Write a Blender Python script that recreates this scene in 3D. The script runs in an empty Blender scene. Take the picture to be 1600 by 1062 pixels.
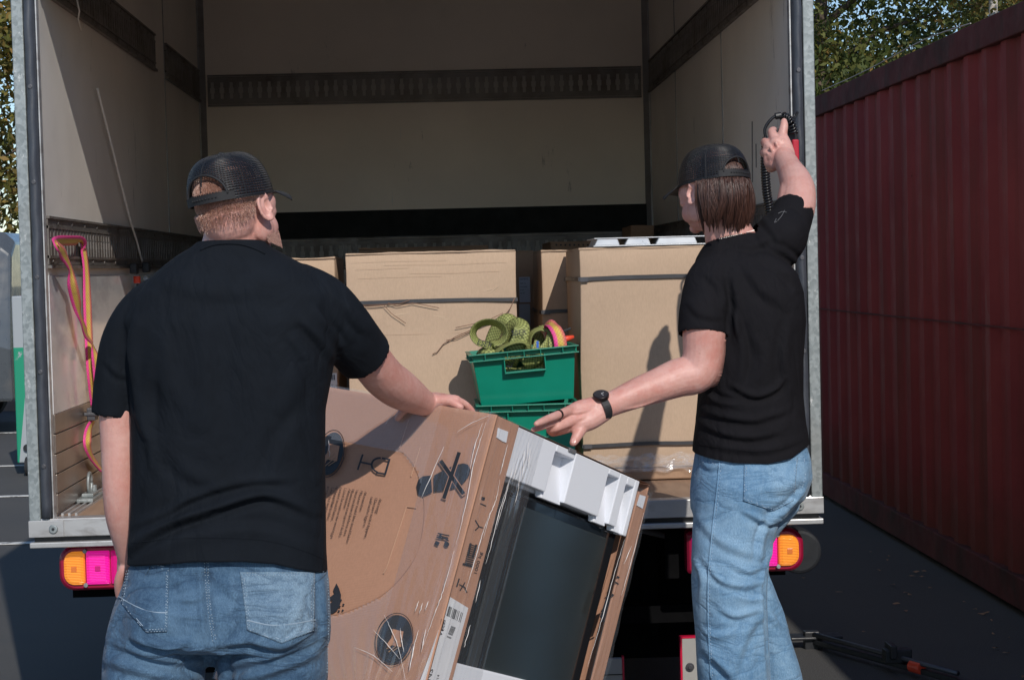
import bpy, bmesh, math, random
import numpy as np
from mathutils import Vector, Matrix, noise
from mathutils.bvhtree import BVHTree
random.seed(7); rng = np.random.default_rng(7)
SC = bpy.context.scene
COL = SC.collection

# ------------------------------------------------------------------ camera
F = 2800.0            # focal length in photo pixels (photo 1600 x 1062)
EYE = 1.55
d_ = Vector((-110/F, 109/F, -1)).normalized()          # world +Y in camera space
x_ = Vector((1, .0255, 0)); x_ = (x_ - d_*x_.dot(d_)).normalized()
z_ = x_.cross(d_).normalized()
M = Matrix(((x_.x, d_.x, z_.x), (x_.y, d_.y, z_.y), (x_.z, d_.z, z_.z)))   # world -> camera
MT = M.transposed()
cam_d = bpy.data.cameras.new('camera'); cam = bpy.data.objects.new('camera', cam_d); COL.objects.link(cam)
cam.matrix_world = Matrix.Translation((0, 0, EYE)) @ MT.to_4x4()
cam_d.sensor_width = 36; cam_d.lens = F/1600*36; cam_d.clip_end = 2000; cam_d.clip_start = .05
SC.camera = cam
# ------------------------------------------------------------------ world and sun
SUN = Vector((.385, -1.39, 1.02)).normalized()            # towards the sun
el = math.asin(SUN.z); az = math.atan2(SUN.x, SUN.y)
w = bpy.data.worlds.new('World'); SC.world = w; w.use_nodes = True
nt = w.node_tree; sky = nt.nodes.new('ShaderNodeTexSky'); sky.sky_type = 'NISHITA'; sky.sun_disc = False
sky.sun_elevation = el; sky.sun_rotation = az; sky.air_density = 1.0; sky.dust_density = .1; sky.ozone_density = 3.5
bg = nt.nodes['Background']; nt.links.new(sky.outputs[0], bg.inputs[0]); bg.inputs[1].default_value = .14
sl = bpy.data.lights.new('sun', 'SUN'); sl.energy = 4.0; sl.angle = math.radians(.53); sl.color = (1, .94, .86)
so = bpy.data.objects.new('sun', sl); COL.objects.link(so)
so.rotation_euler = (-SUN).to_track_quat('-Z', 'Y').to_euler(); so.location = (6, -12, 12)
SC.view_settings.view_transform = 'Standard'; SC.view_settings.look = 'None'
SC.view_settings.exposure = -.27; SC.view_settings.gamma = 1
SC.render.engine = 'CYCLES'; SC.cycles.max_bounces = 8; SC.cycles.transparent_max_bounces = 16
SC.cycles.use_denoising = True

# ------------------------------------------------------------------ measuring helpers
def P(px, py, Y):
    "point at depth Y seen at photo pixel (px, py)"
    v = MT @ Vector(((px-800)/F, -(py-531)/F, -1))
    return Vector((v.x/v.y*Y, Y, v.z/v.y*Y + EYE))
def ray(px, py):
    return (MT @ Vector(((px-800)/F, -(py-531)/F, -1))).normalized()
EYEV = Vector((0, 0, EYE))
def S(px, Y): return px*Y/F
Mn = np.array(M)
def PIX(V):
    c = (np.asarray(V) - np.array([0, 0, EYE])) @ Mn.T
    return np.stack([800 + F*c[:, 0]/-c[:, 2], 531 - F*c[:, 1]/-c[:, 2]], 1)
def onplane(px, py, o, n):
    r = ray(px, py); t = (o-EYEV).dot(n)/r.dot(n); return EYEV + r*t

# ------------------------------------------------------------------ mesh builder
class MB:
    def __init__(s): s.v = []; s.f = []
    def add(s, v, f):
        o = len(s.v); s.v += [Vector(p) for p in v]; s.f += [tuple(i+o for i in q) for q in f]; return s
    def box(s, a, b):
        x0, y0, z0 = a; x1, y1, z1 = b
        return s.add([(x0,y0,z0),(x1,y0,z0),(x1,y1,z0),(x0,y1,z0),(x0,y0,z1),(x1,y0,z1),(x1,y1,z1),(x0,y1,z1)],
                     [(0,3,2,1),(4,5,6,7),(0,1,5,4),(1,2,6,5),(2,3,7,6),(3,0,4,7)])
    def obox(s, o, a, b, c):
        "box from corner o with edge vectors a, b, c"
        o = Vector(o); v = [o, o+a, o+a+b, o+b, o+c, o+a+c, o+a+b+c, o+b+c]
        f = [(0,3,2,1),(4,5,6,7),(0,1,5,4),(1,2,6,5),(2,3,7,6),(3,0,4,7)]
        if a.cross(b).dot(c) < 0: f = [q[::-1] for q in f]
        return s.add(v, f)
    def loft(s, rings, cap=True, closed=True):
        n = len(rings[0]); v = [p for r in rings for p in r]; f = []
        for i in range(len(rings)-1):
            for j in range(n if closed else n-1):
                k = (j+1) % n; f.append((i*n+j, i*n+k, (i+1)*n+k, (i+1)*n+j))
        if cap and closed: f += [tuple(range(n))[::-1], tuple(range((len(rings)-1)*n, len(rings)*n))]
        return s.add(v, f)
    def tube(s, pts, rad, seg=12, ref=None, flat=1.0, cap=True, rnd=False):
        pts = [Vector(p) for p in pts]
        if len(pts) < 2: return s
        if not hasattr(rad, '__len__'): rad = [rad]*len(pts)
        rad = list(rad)
        if rnd:
            a = (pts[0]-pts[1]).normalized(); b = (pts[-1]-pts[-2]).normalized(); r0, r1 = rad[0], rad[-1]
            pts = [pts[0]+a*r0*.95, pts[0]+a*r0*.7] + pts + [pts[-1]+b*r1*.7, pts[-1]+b*r1*.95]
            rad = [r0*.3, r0*.75] + rad + [r1*.75, r1*.3]
        rings = []; n = len(pts)
        t = (pts[1]-pts[0]).normalized()
        u = Vector(ref) if ref is not None else (Vector((0,0,1)) if abs(t.z) < .9 else Vector((1,0,0)))
        for i in range(n):
            t = (pts[min(i+1,n-1)]-pts[max(i-1,0)])
            t = t.normalized() if t.length > 1e-9 else Vector((0,0,1))
            u = (u - t*u.dot(t)).normalized(); wv = t.cross(u)
            r = rad[i]
            rings.append([pts[i] + u*(r*math.cos(q)) + wv*(r*flat*math.sin(q)) for q in [2*math.pi*k/seg for k in range(seg)]])
        return s.loft(rings, cap)
    def ell(s, c, r, R=None, nu=20, nv=12):
        c = Vector(c); rings = []
        for i in range(nv+1):
            ph = math.pi*(i+.02)/(nv+.04); ring = []
            for j in range(nu):
                th = 2*math.pi*j/nu
                p = Vector((r[0]*math.sin(ph)*math.cos(th), r[1]*math.sin(ph)*math.sin(th), -r[2]*math.cos(ph)))
                ring.append(c + (R @ p if R else p))
            rings.append(ring)
        return s.loft(rings)
    def cyl(s, c, ax, r, h, seg=24):
        c = Vector(c); ax = Vector(ax).normalized(); return s.tube([c, c+ax*h], r, seg)
    def xform(s, mat):
        s.v = [mat @ p for p in s.v]; return s
    def prism(s, poly, d):
        "closed polygon of 3D points extruded by vector d"
        n = len(poly); v = [Vector(p) for p in poly] + [Vector(p)+d for p in poly]
        f = [tuple(range(n)), tuple(range(2*n-1, n-1, -1))] + [(i+n, (i+1) % n + n, (i+1) % n, i) for i in range(n)]
        return s.add(v, [q[::-1] for q in f])
    def mesh(s, name, off=Vector((0,0,0))):
        m = bpy.data.meshes.new(name); m.from_pydata([p-off for p in s.v], [], s.f); m.update(); return m

def catmull(pts, n=6):
    pts = [np.array(p, float) for p in pts]; out = []
    for i in range(len(pts)-1):
        p0 = pts[max(i-1, 0)]; p1 = pts[i]; p2 = pts[i+1]; p3 = pts[min(i+2, len(pts)-1)]
        for k in range(n):
            t = k/n; out.append(.5*((2*p1)+(p2-p0)*t+(2*p0-5*p1+4*p2-p3)*t*t+(3*p1-p0-3*p2+p3)*t**3))
    out.append(pts[-1]); return out

def ring(c, hx, hy, n=2.3, seg=48):
    "superellipse ring round c with half axes vectors hx, hy"
    c = Vector(c); o = []
    for k in range(seg):
        q = 2*math.pi*k/seg; a, b = math.cos(q), math.sin(q)
        o.append(c + hx*math.copysign(abs(a)**(2/n), a) + hy*math.copysign(abs(b)**(2/n), b))
    return o

def finish(o, smooth=False, bevel=0, seg=2, mat=None):
    if mat: o.data.materials.append(mat)
    if smooth:
        for p in o.data.polygons: p.use_smooth = True
    if bevel:
        b = o.modifiers.new('bevel', 'BEVEL'); b.width = bevel; b.segments = seg; b.limit_method = 'ANGLE'; b.angle_limit = math.radians(35)
        b.harden_normals = False
    return o

class Thing:
    def __init__(s, name, label, cat, loc=(0,0,0), group=None):
        s.loc = Vector(loc); s.o = bpy.data.objects.new(name, None); COL.objects.link(s.o)
        s.o.empty_display_size = .1
        s.o.location = s.loc; s.o['label'] = label; s.o['category'] = cat
        if group: s.o['group'] = group
    def part(s, name, mb, mat, parent=None, smooth=False, bevel=0, seg=2, label=None, recalc=True):
        me = mb.mesh(name, s.loc) if isinstance(mb, MB) else mb
        if recalc and isinstance(mb, MB): renorm(me)
        o = bpy.data.objects.new(name, me); COL.objects.link(o); o.parent = parent or s.o
        if label: o['label'] = label
        return finish(o, smooth, bevel, seg, mat)

def renorm(me):
    bm = bmesh.new(); bm.from_mesh(me); bmesh.ops.recalc_face_normals(bm, faces=bm.faces); bm.to_mesh(me); bm.free()

def single(name, mb, mat, label, cat, group=None, kind=None, loc=None, **k):
    loc = Vector(loc) if loc else Vector((0,0,0))
    me = mb.mesh(name, loc); renorm(me)
    o = bpy.data.objects.new(name, me); COL.objects.link(o); o.location = loc
    if kind: o['kind'] = kind
    if label: o['label'] = label
    if cat: o['category'] = cat
    if group: o['group'] = group
    return finish(o, mat=mat, **k)

def evaluate(o):
    dg = bpy.context.evaluated_depsgraph_get(); dg.update()
    me = bpy.data.meshes.new_from_object(o.evaluated_get(dg)); return me

def remesh(mb, vox, it=6, fac=.5, keep=False):
    "voxel union of everything in the builder, smoothed"
    me = mb.mesh('tmp'); renorm(me)
    o = bpy.data.objects.new('tmp', me); COL.objects.link(o)
    r = o.modifiers.new('r', 'REMESH'); r.mode = 'VOXEL'; r.voxel_size = vox; r.adaptivity = 0
    sm = o.modifiers.new('s', 'SMOOTH'); sm.factor = fac; sm.iterations = it
    out = evaluate(o); bpy.data.objects.remove(o); bpy.data.meshes.remove(me)
    return out
def getv(me):
    a = np.empty(len(me.vertices)*3); me.vertices.foreach_get('co', a); return a.reshape(-1, 3)
def getn(me):
    a = np.empty(len(me.vertices)*3); me.vertices.foreach_get('normal', a); return a.reshape(-1, 3)
def setv(me, a):
    me.vertices.foreach_set('co', np.ascontiguousarray(a).ravel()); me.update()

# ------------------------------------------------------------------ materials
class NT:
    def __init__(s, name):
        s.m = bpy.data.materials.new(name); s.m.use_nodes = True; s.t = s.m.node_tree; s.b = s.t.nodes['Principled BSDF']
        s.tc = s.t.nodes.new('ShaderNodeTexCoord')
    def n(s, typ, **k):
        nd = s.t.nodes.new('ShaderNode'+typ)
        for a, b in k.items(): setattr(nd, a, b)
        return nd
    def l(s, a, b): s.t.links.new(a, b)
    def co(s, scale=(1,1,1), rot=(0,0,0), src='Object'):
        mp = s.n('Mapping'); s.l(s.tc.outputs[src], mp.inputs[0]); mp.inputs['Scale'].default_value = scale; mp.inputs['Rotation'].default_value = rot
        return mp.outputs[0]
    def noise(s, scale, detail=4, co=None, rough=.55, dist=0):
        nd = s.n('TexNoise'); nd.inputs['Scale'].default_value = scale; nd.inputs['Detail'].default_value = detail
        nd.inputs['Roughness'].default_value = rough; nd.inputs['Distortion'].default_value = dist
        s.l(co if co is not None else s.tc.outputs['Object'], nd.inputs['Vector']); return nd.outputs['Fac']
    def ramp(s, fac, stops):
        r = s.n('ValToRGB'); e = r.color_ramp.elements
        while len(e) > 1: e.remove(e[-1])
        e[0].position = stops[0][0]; e[0].color = c4(stops[0][1])
        for p, c in stops[1:]:
            q = e.new(p); q.color = c4(c)
        s.l(fac, r.inputs[0]); return r.outputs[0]
    def mix(s, fac, a, b, mode='MIX'):
        m = s.n('Mix', data_type='RGBA', blend_type=mode)
        if isinstance(fac, (int, float)): m.inputs[0].default_value = fac
        else: s.l(fac, m.inputs[0])
        for i, c in ((6, a), (7, b)):
            if isinstance(c, (tuple, list)): m.inputs[i].default_value = c4(c)
            else: s.l(c, m.inputs[i])
        return m.outputs[2]
    def math(s, op, a, b=None):
        m = s.n('Math', operation=op)
        for i, c in ((0, a), (1, b)):
            if c is None: continue
            if isinstance(c, (int, float)): m.inputs[i].default_value = c
            else: s.l(c, m.inputs[i])
        return m.outputs[0]
    def bump(s, h, strength=.3, dist=.002, prev=None):
        b = s.n('Bump'); b.inputs['Strength'].default_value = strength; b.inputs['Distance'].default_value = dist; s.l(h, b.inputs['Height'])
        if prev is not None: s.l(prev, b.inputs['Normal'])
        return b.outputs[0]
    def set(s, k, v):
        if isinstance(v, (int, float, tuple)):
            s.b.inputs[k].default_value = c4(v) if isinstance(v, tuple) and k in ('Base Color', 'Emission Color', 'Specular Tint') else v
        else: s.l(v, s.b.inputs[k])
        return s
def c4(c): return (c[0], c[1], c[2], 1) if hasattr(c, '__len__') else (c, c, c, 1)
def sc(c, k): return tuple(x*k for x in c)
def pm(name, c, var=.12, scale=6, rough=.6, rvar=.1, metal=0, bump=.15, bs=60, bd=.001, dirt=None, dscale=3, damt=.55, spec=.5, co=(1,1,1), coat=0):
    t = NT(name); cc = t.co(co)
    col = t.ramp(t.noise(scale, 5, cc), [(.25, sc(c, 1-var)), (.75, sc(c, 1+var))])
    if dirt: col = t.mix(t.ramp(t.noise(dscale, 8, cc, .65, .4), [(damt-.06, 0), (damt+.14, 1)]), col, dirt)
    t.set('Base Color', col).set('Metallic', metal).set('Specular IOR Level', spec)
    t.set('Roughness', t.ramp(t.noise(scale*2.3, 4, cc), [(.3, rough-rvar), (.7, rough+rvar)]))
    if coat: t.set('Coat Weight', coat)
    if bump: t.set('Normal', t.bump(t.noise(bs, 4, cc), bump, bd))
    return t.m
# ------------------------------------------------------------------ ground and far setting
def asphalt():
    t = NT('asphalt'); g = t.noise(220, 3); b = t.noise(.7, 6, rough=.6)
    c = t.ramp(g, [(.3, .022), (.5, .055), (.66, .10), (.76, .24)])
    c = t.mix(t.ramp(b, [(.35, 0), (.7, .55)]), c, (.09, .083, .075))
    st = t.ramp(t.noise(2.3, 7, rough=.7, dist=.6), [(.58, 0), (.66, .7)])
    c = t.mix(st, c, (.06, .06, .062))
    t.set('Base Color', c).set('Roughness', .85).set('Normal', t.bump(g, .5, .004)); return t.m
M_ASPH = asphalt()
g = MB().box((-300, -60, -.5), (300, 500, 0))
gs = single('ground', g, M_ASPH, None, None, kind='structure')
M_BOUNCE = pm('bounce_concrete', (.36,.34,.32), .12, 2, .85, dirt=(.22,.21,.2), dscale=2, bump=.4, bs=50, bd=.003)
single('bounce_apron', MB().box((-14, -30, .004), (10, 3.4, .008)), M_BOUNCE, None, None, kind='structure')  # pale ground added behind the camera to bounce light into the truck
def worn_paint():
    t = NT('road_paint'); n = t.ramp(t.noise(14, 8, rough=.75), [(.38, 0), (.5, 1)])
    t.set('Base Color', t.mix(n, (.14, .14, .14), (.62, .62, .6))).set('Roughness', .8); return t.m
M_PAINT = worn_paint()
mb = MB()
for Y, wd in ((10.6, .07), (12.95, .06), (15.1, .06), (18.4, .08)):
    mb.box((-14, Y, .004), (-1.6, Y+wd, .008))
single('parking_lines', mb, M_PAINT, None, None, kind='structure')
M_KERB = pm('kerb_stone', (.30, .22, .18), .2, 3, .85, bump=.4, bs=40, bd=.004)
single('kerb', MB().box((-40, 21.6, 0), (-3.5, 21.85, .12)), M_KERB, None, None, kind='structure')
M_GRASS = pm('grass_soil', (.07, .09, .03), .5, 4, .95, bump=.8, bs=20, bd=.05)
single('verge', MB().box((-60, 21.85, 0), (60, 60, .1)), M_GRASS, None, None, kind='structure')

# fallen leaves by the container
M_LEAF = pm('dry_leaf', (.34, .20, .11), .5, 3, .8, bump=0)
mb = MB()
for i in range(75):
    x = random.uniform(1.1, 2.36); y = random.uniform(4.2, 9.5); r = random.uniform(.004, .011); a = random.uniform(0, 6.3)
    if random.random() < .35: x = 2.3 - abs(random.gauss(0, .12))
    pts = []
    for k in range(6):
        q = a + k*math.pi/3; rr = r*(1 if k % 3 else 1.9)
        pts.append(Vector((x+rr*math.cos(q), y+rr*math.sin(q), .005+random.uniform(0, .007))))
    mb.add(pts + [Vector((x, y, .01))], [(k, (k+1) % 6, 6) for k in range(6)])
single('fallen_leaves', mb, M_LEAF, 'dry leaves scattered over the asphalt beside the red container', 'leaves', kind='stuff')

# ------------------------------------------------------------------ trees
def leafmat(name, cols):
    t = NT(name); info = t.n('NewGeometry')
    wn = t.n('TexWhiteNoise', noise_dimensions='1D'); t.l(info.outputs['Random Per Island'], wn.inputs['W'])
    c = t.ramp(wn.outputs['Value'], [(i/max(1, len(cols)-1), c) for i, c in enumerate(cols)])
    t.set('Base Color', c).set('Roughness', .55).set('Specular IOR Level', .3)
    tr = t.n('BsdfTranslucent'); t.l(c, tr.inputs[0]); mx = t.n('MixShader'); mx.inputs[0].default_value = .3
    t.l(t.b.outputs[0], mx.inputs[1]); t.l(tr.outputs[0], mx.inputs[2]); t.l(mx.outputs[0], t.t.nodes['Material Output'].inputs[0]); return t.m
M_L1 = leafmat('leaf_green', [(.045,.065,.018), (.09,.115,.03), (.065,.09,.022), (.16,.165,.045), (.12,.13,.035)])
M_L2 = leafmat('leaf_autumn', [(.12,.13,.035), (.24,.19,.05), (.16,.17,.04), (.34,.20,.06), (.09,.10,.03)])
M_BARK = pm('bark_brown', (.12, .09, .07), .4, 9, .9, bump=.6, bs=30, bd=.01)
M_BIRCH = pm('bark_birch', (.50, .46, .42), .12, 6, .8, dirt=(.06, .05, .045), dscale=9, damt=.57, bump=.3)
def tree(loc, h, cr, n, lm, bm_, label, cat='tree', low=.25, tr=.12, ls=.075, seed=1):
    R = random.Random(seed); t = Thing('tree', label, cat, loc, 'trees behind the truck and container')
    L = Vector(loc); mb = MB()
    top = L+Vector((R.uniform(-.3,.3), R.uniform(-.3,.3), h*.93))
    tp = [L, L+Vector((R.uniform(-.1,.1), 0, h*.3)), L+Vector((R.uniform(-.2,.2), R.uniform(-.2,.2), h*.62)), top]
    tp = [Vector(p) for p in catmull(tp, 5)]
    mb.tube(tp, [tr*(1-.88*i/(len(tp)-1)) for i in range(len(tp))], 10)
    tips = []
    for i in range(15):
        k = R.randint(3, len(tp)-3); a = R.uniform(0, 6.28); ln = cr*R.uniform(.6, 1.0)*(1.15-.6*k/len(tp))
        b = tp[k]; e = b + Vector((math.cos(a)*ln, math.sin(a)*ln, ln*R.uniform(.2, .8)))
        m_ = b.lerp(e, .5)+Vector((0, 0, ln*.12)); mb.tube([b, m_, e], [tr*.35, tr*.2, tr*.06], 6); tips += [m_, e, b.lerp(e, .75)]
        for q in range(2):
            e2 = m_ + Vector((R.uniform(-1,1), R.uniform(-1,1), R.uniform(-.2,.8)))*ln*.45; mb.tube([m_, e2], [tr*.14, tr*.03], 5); tips.append(e2)
    t.part('trunk', mb, bm_, smooth=True)
    cl = []
    for i in range(150):
        if i < 90: c = R.choice(tips) + Vector((R.gauss(0,.25), R.gauss(0,.25), R.gauss(0,.25)))*cr*.4
        else:
            z = R.uniform(low, 1); rr = cr*math.sqrt(max(.05, 1-((z-.55)/.5)**2))*R.uniform(.4, 1); a = R.uniform(0, 6.28)
            c = L + Vector((rr*math.cos(a), rr*math.sin(a), h*z))
        cl.append((c, cr*R.uniform(.10, .24)))
    C = np.array([tuple(c) for c, r in cl]); Rr = np.array([r for c, r in cl])
    g_ = np.random.default_rng(seed); idx = g_.integers(0, len(cl), n)
    p = C[idx] + g_.normal(0, 1, (n, 3))*Rr[idx][:, None]*np.array([.8, .8, .6])
    a = g_.normal(0, 1, (n, 3)); a /= np.linalg.norm(a, axis=1)[:, None]; b = np.cross(a, g_.normal(0, 1, (n, 3))); b /= np.linalg.norm(b, axis=1)[:, None]
    s = g_.uniform(.6, 1.2, (n, 1))*ls
    V = np.stack([p-a*s, p+b*s*.45, p+a*s, p-b*s*.45], 1).reshape(-1, 3) - np.array(t.loc)
    me = bpy.data.meshes.new('crown'); me.from_pydata(V.tolist(), [], [(4*i, 4*i+1, 4*i+2, 4*i+3) for i in range(n)])
    t.part('crown', me, lm)
tree((3.75, 17.5, 0), 7.8, 2.1, 52000, M_L1, M_BARK, 'dark green tree just right of the truck, beyond the end of the container', seed=3, ls=.042)
tree((4.95, 16.2, 0), 8.0, 1.5, 34000, M_L2, M_BIRCH, 'slim white-stemmed birch rising over the middle of the container', seed=5, tr=.075, ls=.038)
tree((6.3, 17.5, 0), 8.5, 2.0, 38000, M_L2, M_BIRCH, 'birch with yellowing leaves above the right end of the container', seed=8, tr=.08, ls=.038)
tree((7.6, 25.0, 0), 9.5, 3.2, 36000, M_L1, M_BARK, 'tall broad green tree standing deep behind the birches', seed=11, tr=.2, ls=.065)
tree((-7.6, 26.0, 0), 6.4, 2.6, 26000, M_L2, M_BARK, 'olive and brown autumn tree behind the parked grey van', seed=14, low=.05, ls=.075)
tree((-11.6, 27.0, 0), 7.2, 3.2, 16000, M_L1, M_BARK, 'green tree left of the olive autumn tree, mostly past the edge', seed=15, low=.05, ls=.09)

# ------------------------------------------------------------------ grey van and container board at the left edge
M_VAN = pm('van_paint', (.075, .085, .095), .06, 4, .3, bump=0, coat=.6, dirt=(.10, .10, .10))
M_GLASS = NT('dark_glass').set('Base Color', (.015, .02, .025)).set('Roughness', .06).m
M_TYRE = pm('tyre_rubber', (.018, .018, .02), .2, 20, .85, bump=.3)
M_RIM = pm('steel_rim', (.35, .35, .36), .1, 12, .4, metal=.8)
M_BLK = pm('black_plastic', (.016, .017, .02), .2, 15, .5)
M_LAMPR = NT('lamp_red').set('Base Color', (.45, .01, .02)).set('Roughness', .2).m
t = Thing('parked_van', 'grey van parked across the yard behind the left side of the truck', 'van', (-6.45, 19.0, 0))
def van_ring(x, k):   # section across the van at x, profile in Y/Z
    prof = [(-.95,.35),(-.98,.9),(-.93,1.25),(-.82,1.9),(-.62,2.05),(.62,2.05),(.82,1.9),(.93,1.25),(.98,.9),(.95,.35)]
    return [Vector((x, 19.0+a, .35+(b-.35)*k)) for a, b in prof]
mb = MB(); mb.loft([van_ring(-9.0,.45), van_ring(-8.6,.55), van_ring(-7.9,.62), van_ring(-7.3,.97), van_ring(-6.6,1), van_ring(-4.42,1), van_ring(-4.31,.94)])
t.part('body', mb, M_VAN, bevel=.03)
for x in (-8.1, -5.15):
    for sy in (-1, 1):
        wmb = MB().tube([(x, 19+sy*.80, .34), (x, 19+sy*1.0, .34)], .34, 28)
        wo = t.part('wheel', wmb, M_TYRE, smooth=False, bevel=.02)
        t.part('rim', MB().tube([(x, 19+sy*.9, .34), (x, 19+sy*1.012, .34)], .2, 20), M_RIM, wo)
for a, b in ((-7.2, -6.45), (-6.35, -5.45), (-5.35, -4.46)):
    t.part('window', MB().prism([(a, 18.05, 1.3), (b, 18.05, 1.3), (b-.03, 18.13, 1.85), (a+.12, 18.13, 1.85)], Vector((0, -.012, 0))), M_GLASS)
t.part('tail_light', MB().box((-4.34, 18.5, 1.0), (-4.29, 18.6, 1.4)), M_LAMPR, bevel=.01)
t.part('door_seam', MB().box((-6.4, 18.0, .5), (-6.385, 18.03, 1.25)), M_BLK)
# green and pale grey board on a small wheel
def board_mat():
    t = NT('board_green_grey'); sp = t.n('SeparateXYZ'); t.l(t.tc.outputs['Object'], sp.inputs[0])
    k = t.math('ADD', t.math('MULTIPLY', sp.outputs['X'], 3.6), sp.outputs['Z'])
    up = t.math('LESS_THAN', sp.outputs['Z'], 1.02); dn = t.math('GREATER_THAN', sp.outputs['Z'], .0)
    dg = t.math('LESS_THAN', sp.outputs['X'], t.math('ADD', .0, t.math('MULTIPLY', sp.outputs['Z'], .12)) )
    f = t.math('MULTIPLY', up, dg)
    chips = t.ramp(t.noise(9, 8, rough=.75), [(.6, 1), (.64, 0)])
    f = t.math('MULTIPLY', f, chips)
    t.set('Base Color', t.mix(f, (.34, .37, .39), (.01, .27, .15))).set('Roughness', .5); return t.m
t = Thing('waste_container', 'pale grey container end with green painted wedge on a small castor', 'container', (-3.42, 14.4, 0))
t.part('panel', MB().box((-3.425, 14.4, .10), (-3.05, 15.6, 1.43)), board_mat(), bevel=.01)
t.part('side_panel', MB().box((-3.44, 14.5, .2), (-3.425, 15.5, 1.36)), pm('grey_panel', (.3,.32,.34)), bevel=.002)
for x, y in ((-3.33, 14.38), (-3.12, 14.5), (-3.36, 15.45), (-3.12, 15.45)):
    t.part('castor', MB().tube([(x-.02, y, .075), (x+.02, y, .075)], .075, 20), M_TYRE)
t.part('bolt', MB().cyl((-3.34, 14.4, .22), (0, -1, 0), .03, .02, 16), M_BLK)

# ------------------------------------------------------------------ red shipping container
def red_paint():
    t = NT('container_red'); c = t.ramp(t.noise(1.3, 6, rough=.6), [(.3, (.205, .040, .042)), (.7, (.29, .062, .058))])
    streak = t.ramp(t.noise(5, 7, t.co((1, 1.2, .12)), .65), [(.48, 0), (.68, .8)]); c = t.mix(streak, c, (.15, .055, .045))
    sp = t.n('SeparateXYZ'); t.l(t.tc.outputs['Object'], sp.inputs[0])
    low = t.ramp(t.math('ADD', sp.outputs['Z'], t.math('MULTIPLY', t.noise(3, 7, rough=.7), .8)), [(.45, .8), (.95, 0)])
    c = t.mix(low, c, (.10, .045, .032))
    chips = t.ramp(t.noise(26, 9, rough=.8), [(.64, 0), (.67, 1)]); c = t.mix(chips, c, (.07, .035, .025))
    # pale rubbed patch with a shape of its own
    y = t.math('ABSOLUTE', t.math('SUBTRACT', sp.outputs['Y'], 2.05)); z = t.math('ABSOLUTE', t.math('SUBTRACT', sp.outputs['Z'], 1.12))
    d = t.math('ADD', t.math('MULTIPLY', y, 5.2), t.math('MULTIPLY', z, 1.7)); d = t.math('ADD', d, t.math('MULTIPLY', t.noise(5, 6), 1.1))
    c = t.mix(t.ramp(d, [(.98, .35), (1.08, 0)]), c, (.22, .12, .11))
    t.set('Base Color', c).set('Roughness', t.ramp(t.noise(9, 5), [(.3, .6), (.7, .8)])).set('Specular IOR Level', .06).set('Normal', t.bump(t.noise(3.5, 5), .35, .02)); return t.m
M_RED = red_paint(); M_REDD = pm('container_rail_red', (.11, .032, .030), .25, 4, .85, dirt=(.06, .03, .025), damt=.5, bump=.4, bs=20, bd=.004, spec=.15)
M_STEEL = pm('dark_steel', (.10, .10, .11), .2, 10, .5, metal=.6)
CX, CY0, CY1, CH = 2.44, 1.2, 13.4, 2.61
t = Thing('shipping_container', 'long dark red corrugated shipping container along the right side of the yard', 'container', (CX+1.2, 6, 0))
# the object origin sits mid container so the patch is placed relative to it
def corr(y0, y1, x, sx, z0, z1):
    pts = []; y = y0; pitch = .278
    while y < y1:
        for dy, dx in ((0, 0), (.070, 0), (.139-.001, .024), (.209, .024)):
            pts.append((y+dy, dx*sx))
        y += pitch
    v = []; f = []
    for i, (a, b) in enumerate(pts): v += [(x+b, a, z0), (x+b, a, (z0+z1)/2), (x+b, a, z1)]
    for i in range(len(pts)-1): f += [(3*i, 3*i+3, 3*i+4, 3*i+1), (3*i+1, 3*i+4, 3*i+5, 3*i+2)]
    return MB().add(v, f)
so_ = t.part('side_panel', corr(CY0+.1, CY1-.35, CX+.02, 1, .16, CH-.12), M_RED); m_ = so_.modifiers.new('thick', 'SOLIDIFY'); m_.thickness = .003
t.part('side_panel', corr(CY0+.1, CY1-.35, CX+2.40, -1, .16, CH-.12), M_RED)
for x in (CX, CX+2.34):
    t.part('top_rail', MB().box((x, CY0+.06, CH-.13), (x+.06, CY1-.06, CH-.004)), M_REDD, bevel=.006)
    t.part('bottom_rail', MB().box((x, CY0+.06, .03), (x+.05, CY1-.06, .17)), M_REDD, bevel=.006)
    for y in (CY0, CY1-.16):
        t.part('corner_post', MB().box((x-.004, y, .02), (x+.10, y+.16, CH)), M_REDD, bevel=.01)
t.part('roof', MB().box((CX+.06, CY0+.1, CH-.05), (CX+2.34, CY1-.1, CH-.02)), M_REDD)
t.part('floor', MB().box((CX+.05, CY0+.1, .1), (CX+2.34, CY1-.1, .15)), M_REDD)
for y in (CY0+.02, CY1-.09): t.part('end_panel', MB().box((CX+.1, y, .16), (CX+2.3, y+.04, CH-.13)), M_RED)
t.part('weld_seam', MB().box((CX+.014, CY0+1.3, 1.232), (CX+.0195, CY1-.8, 1.24)), M_REDD)
t.part('cable', MB().tube([Vector(p) for p in catmull([(CX+.02, 8.2, CH+.01), (CX+.05, 9.1, CH+.05), (CX+.02, 10.2, CH+.02), (CX+.06, 11.6, CH+.04)], 6)], .0032, 6), pm('pale_cable', (.35,.33,.3)))

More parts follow.
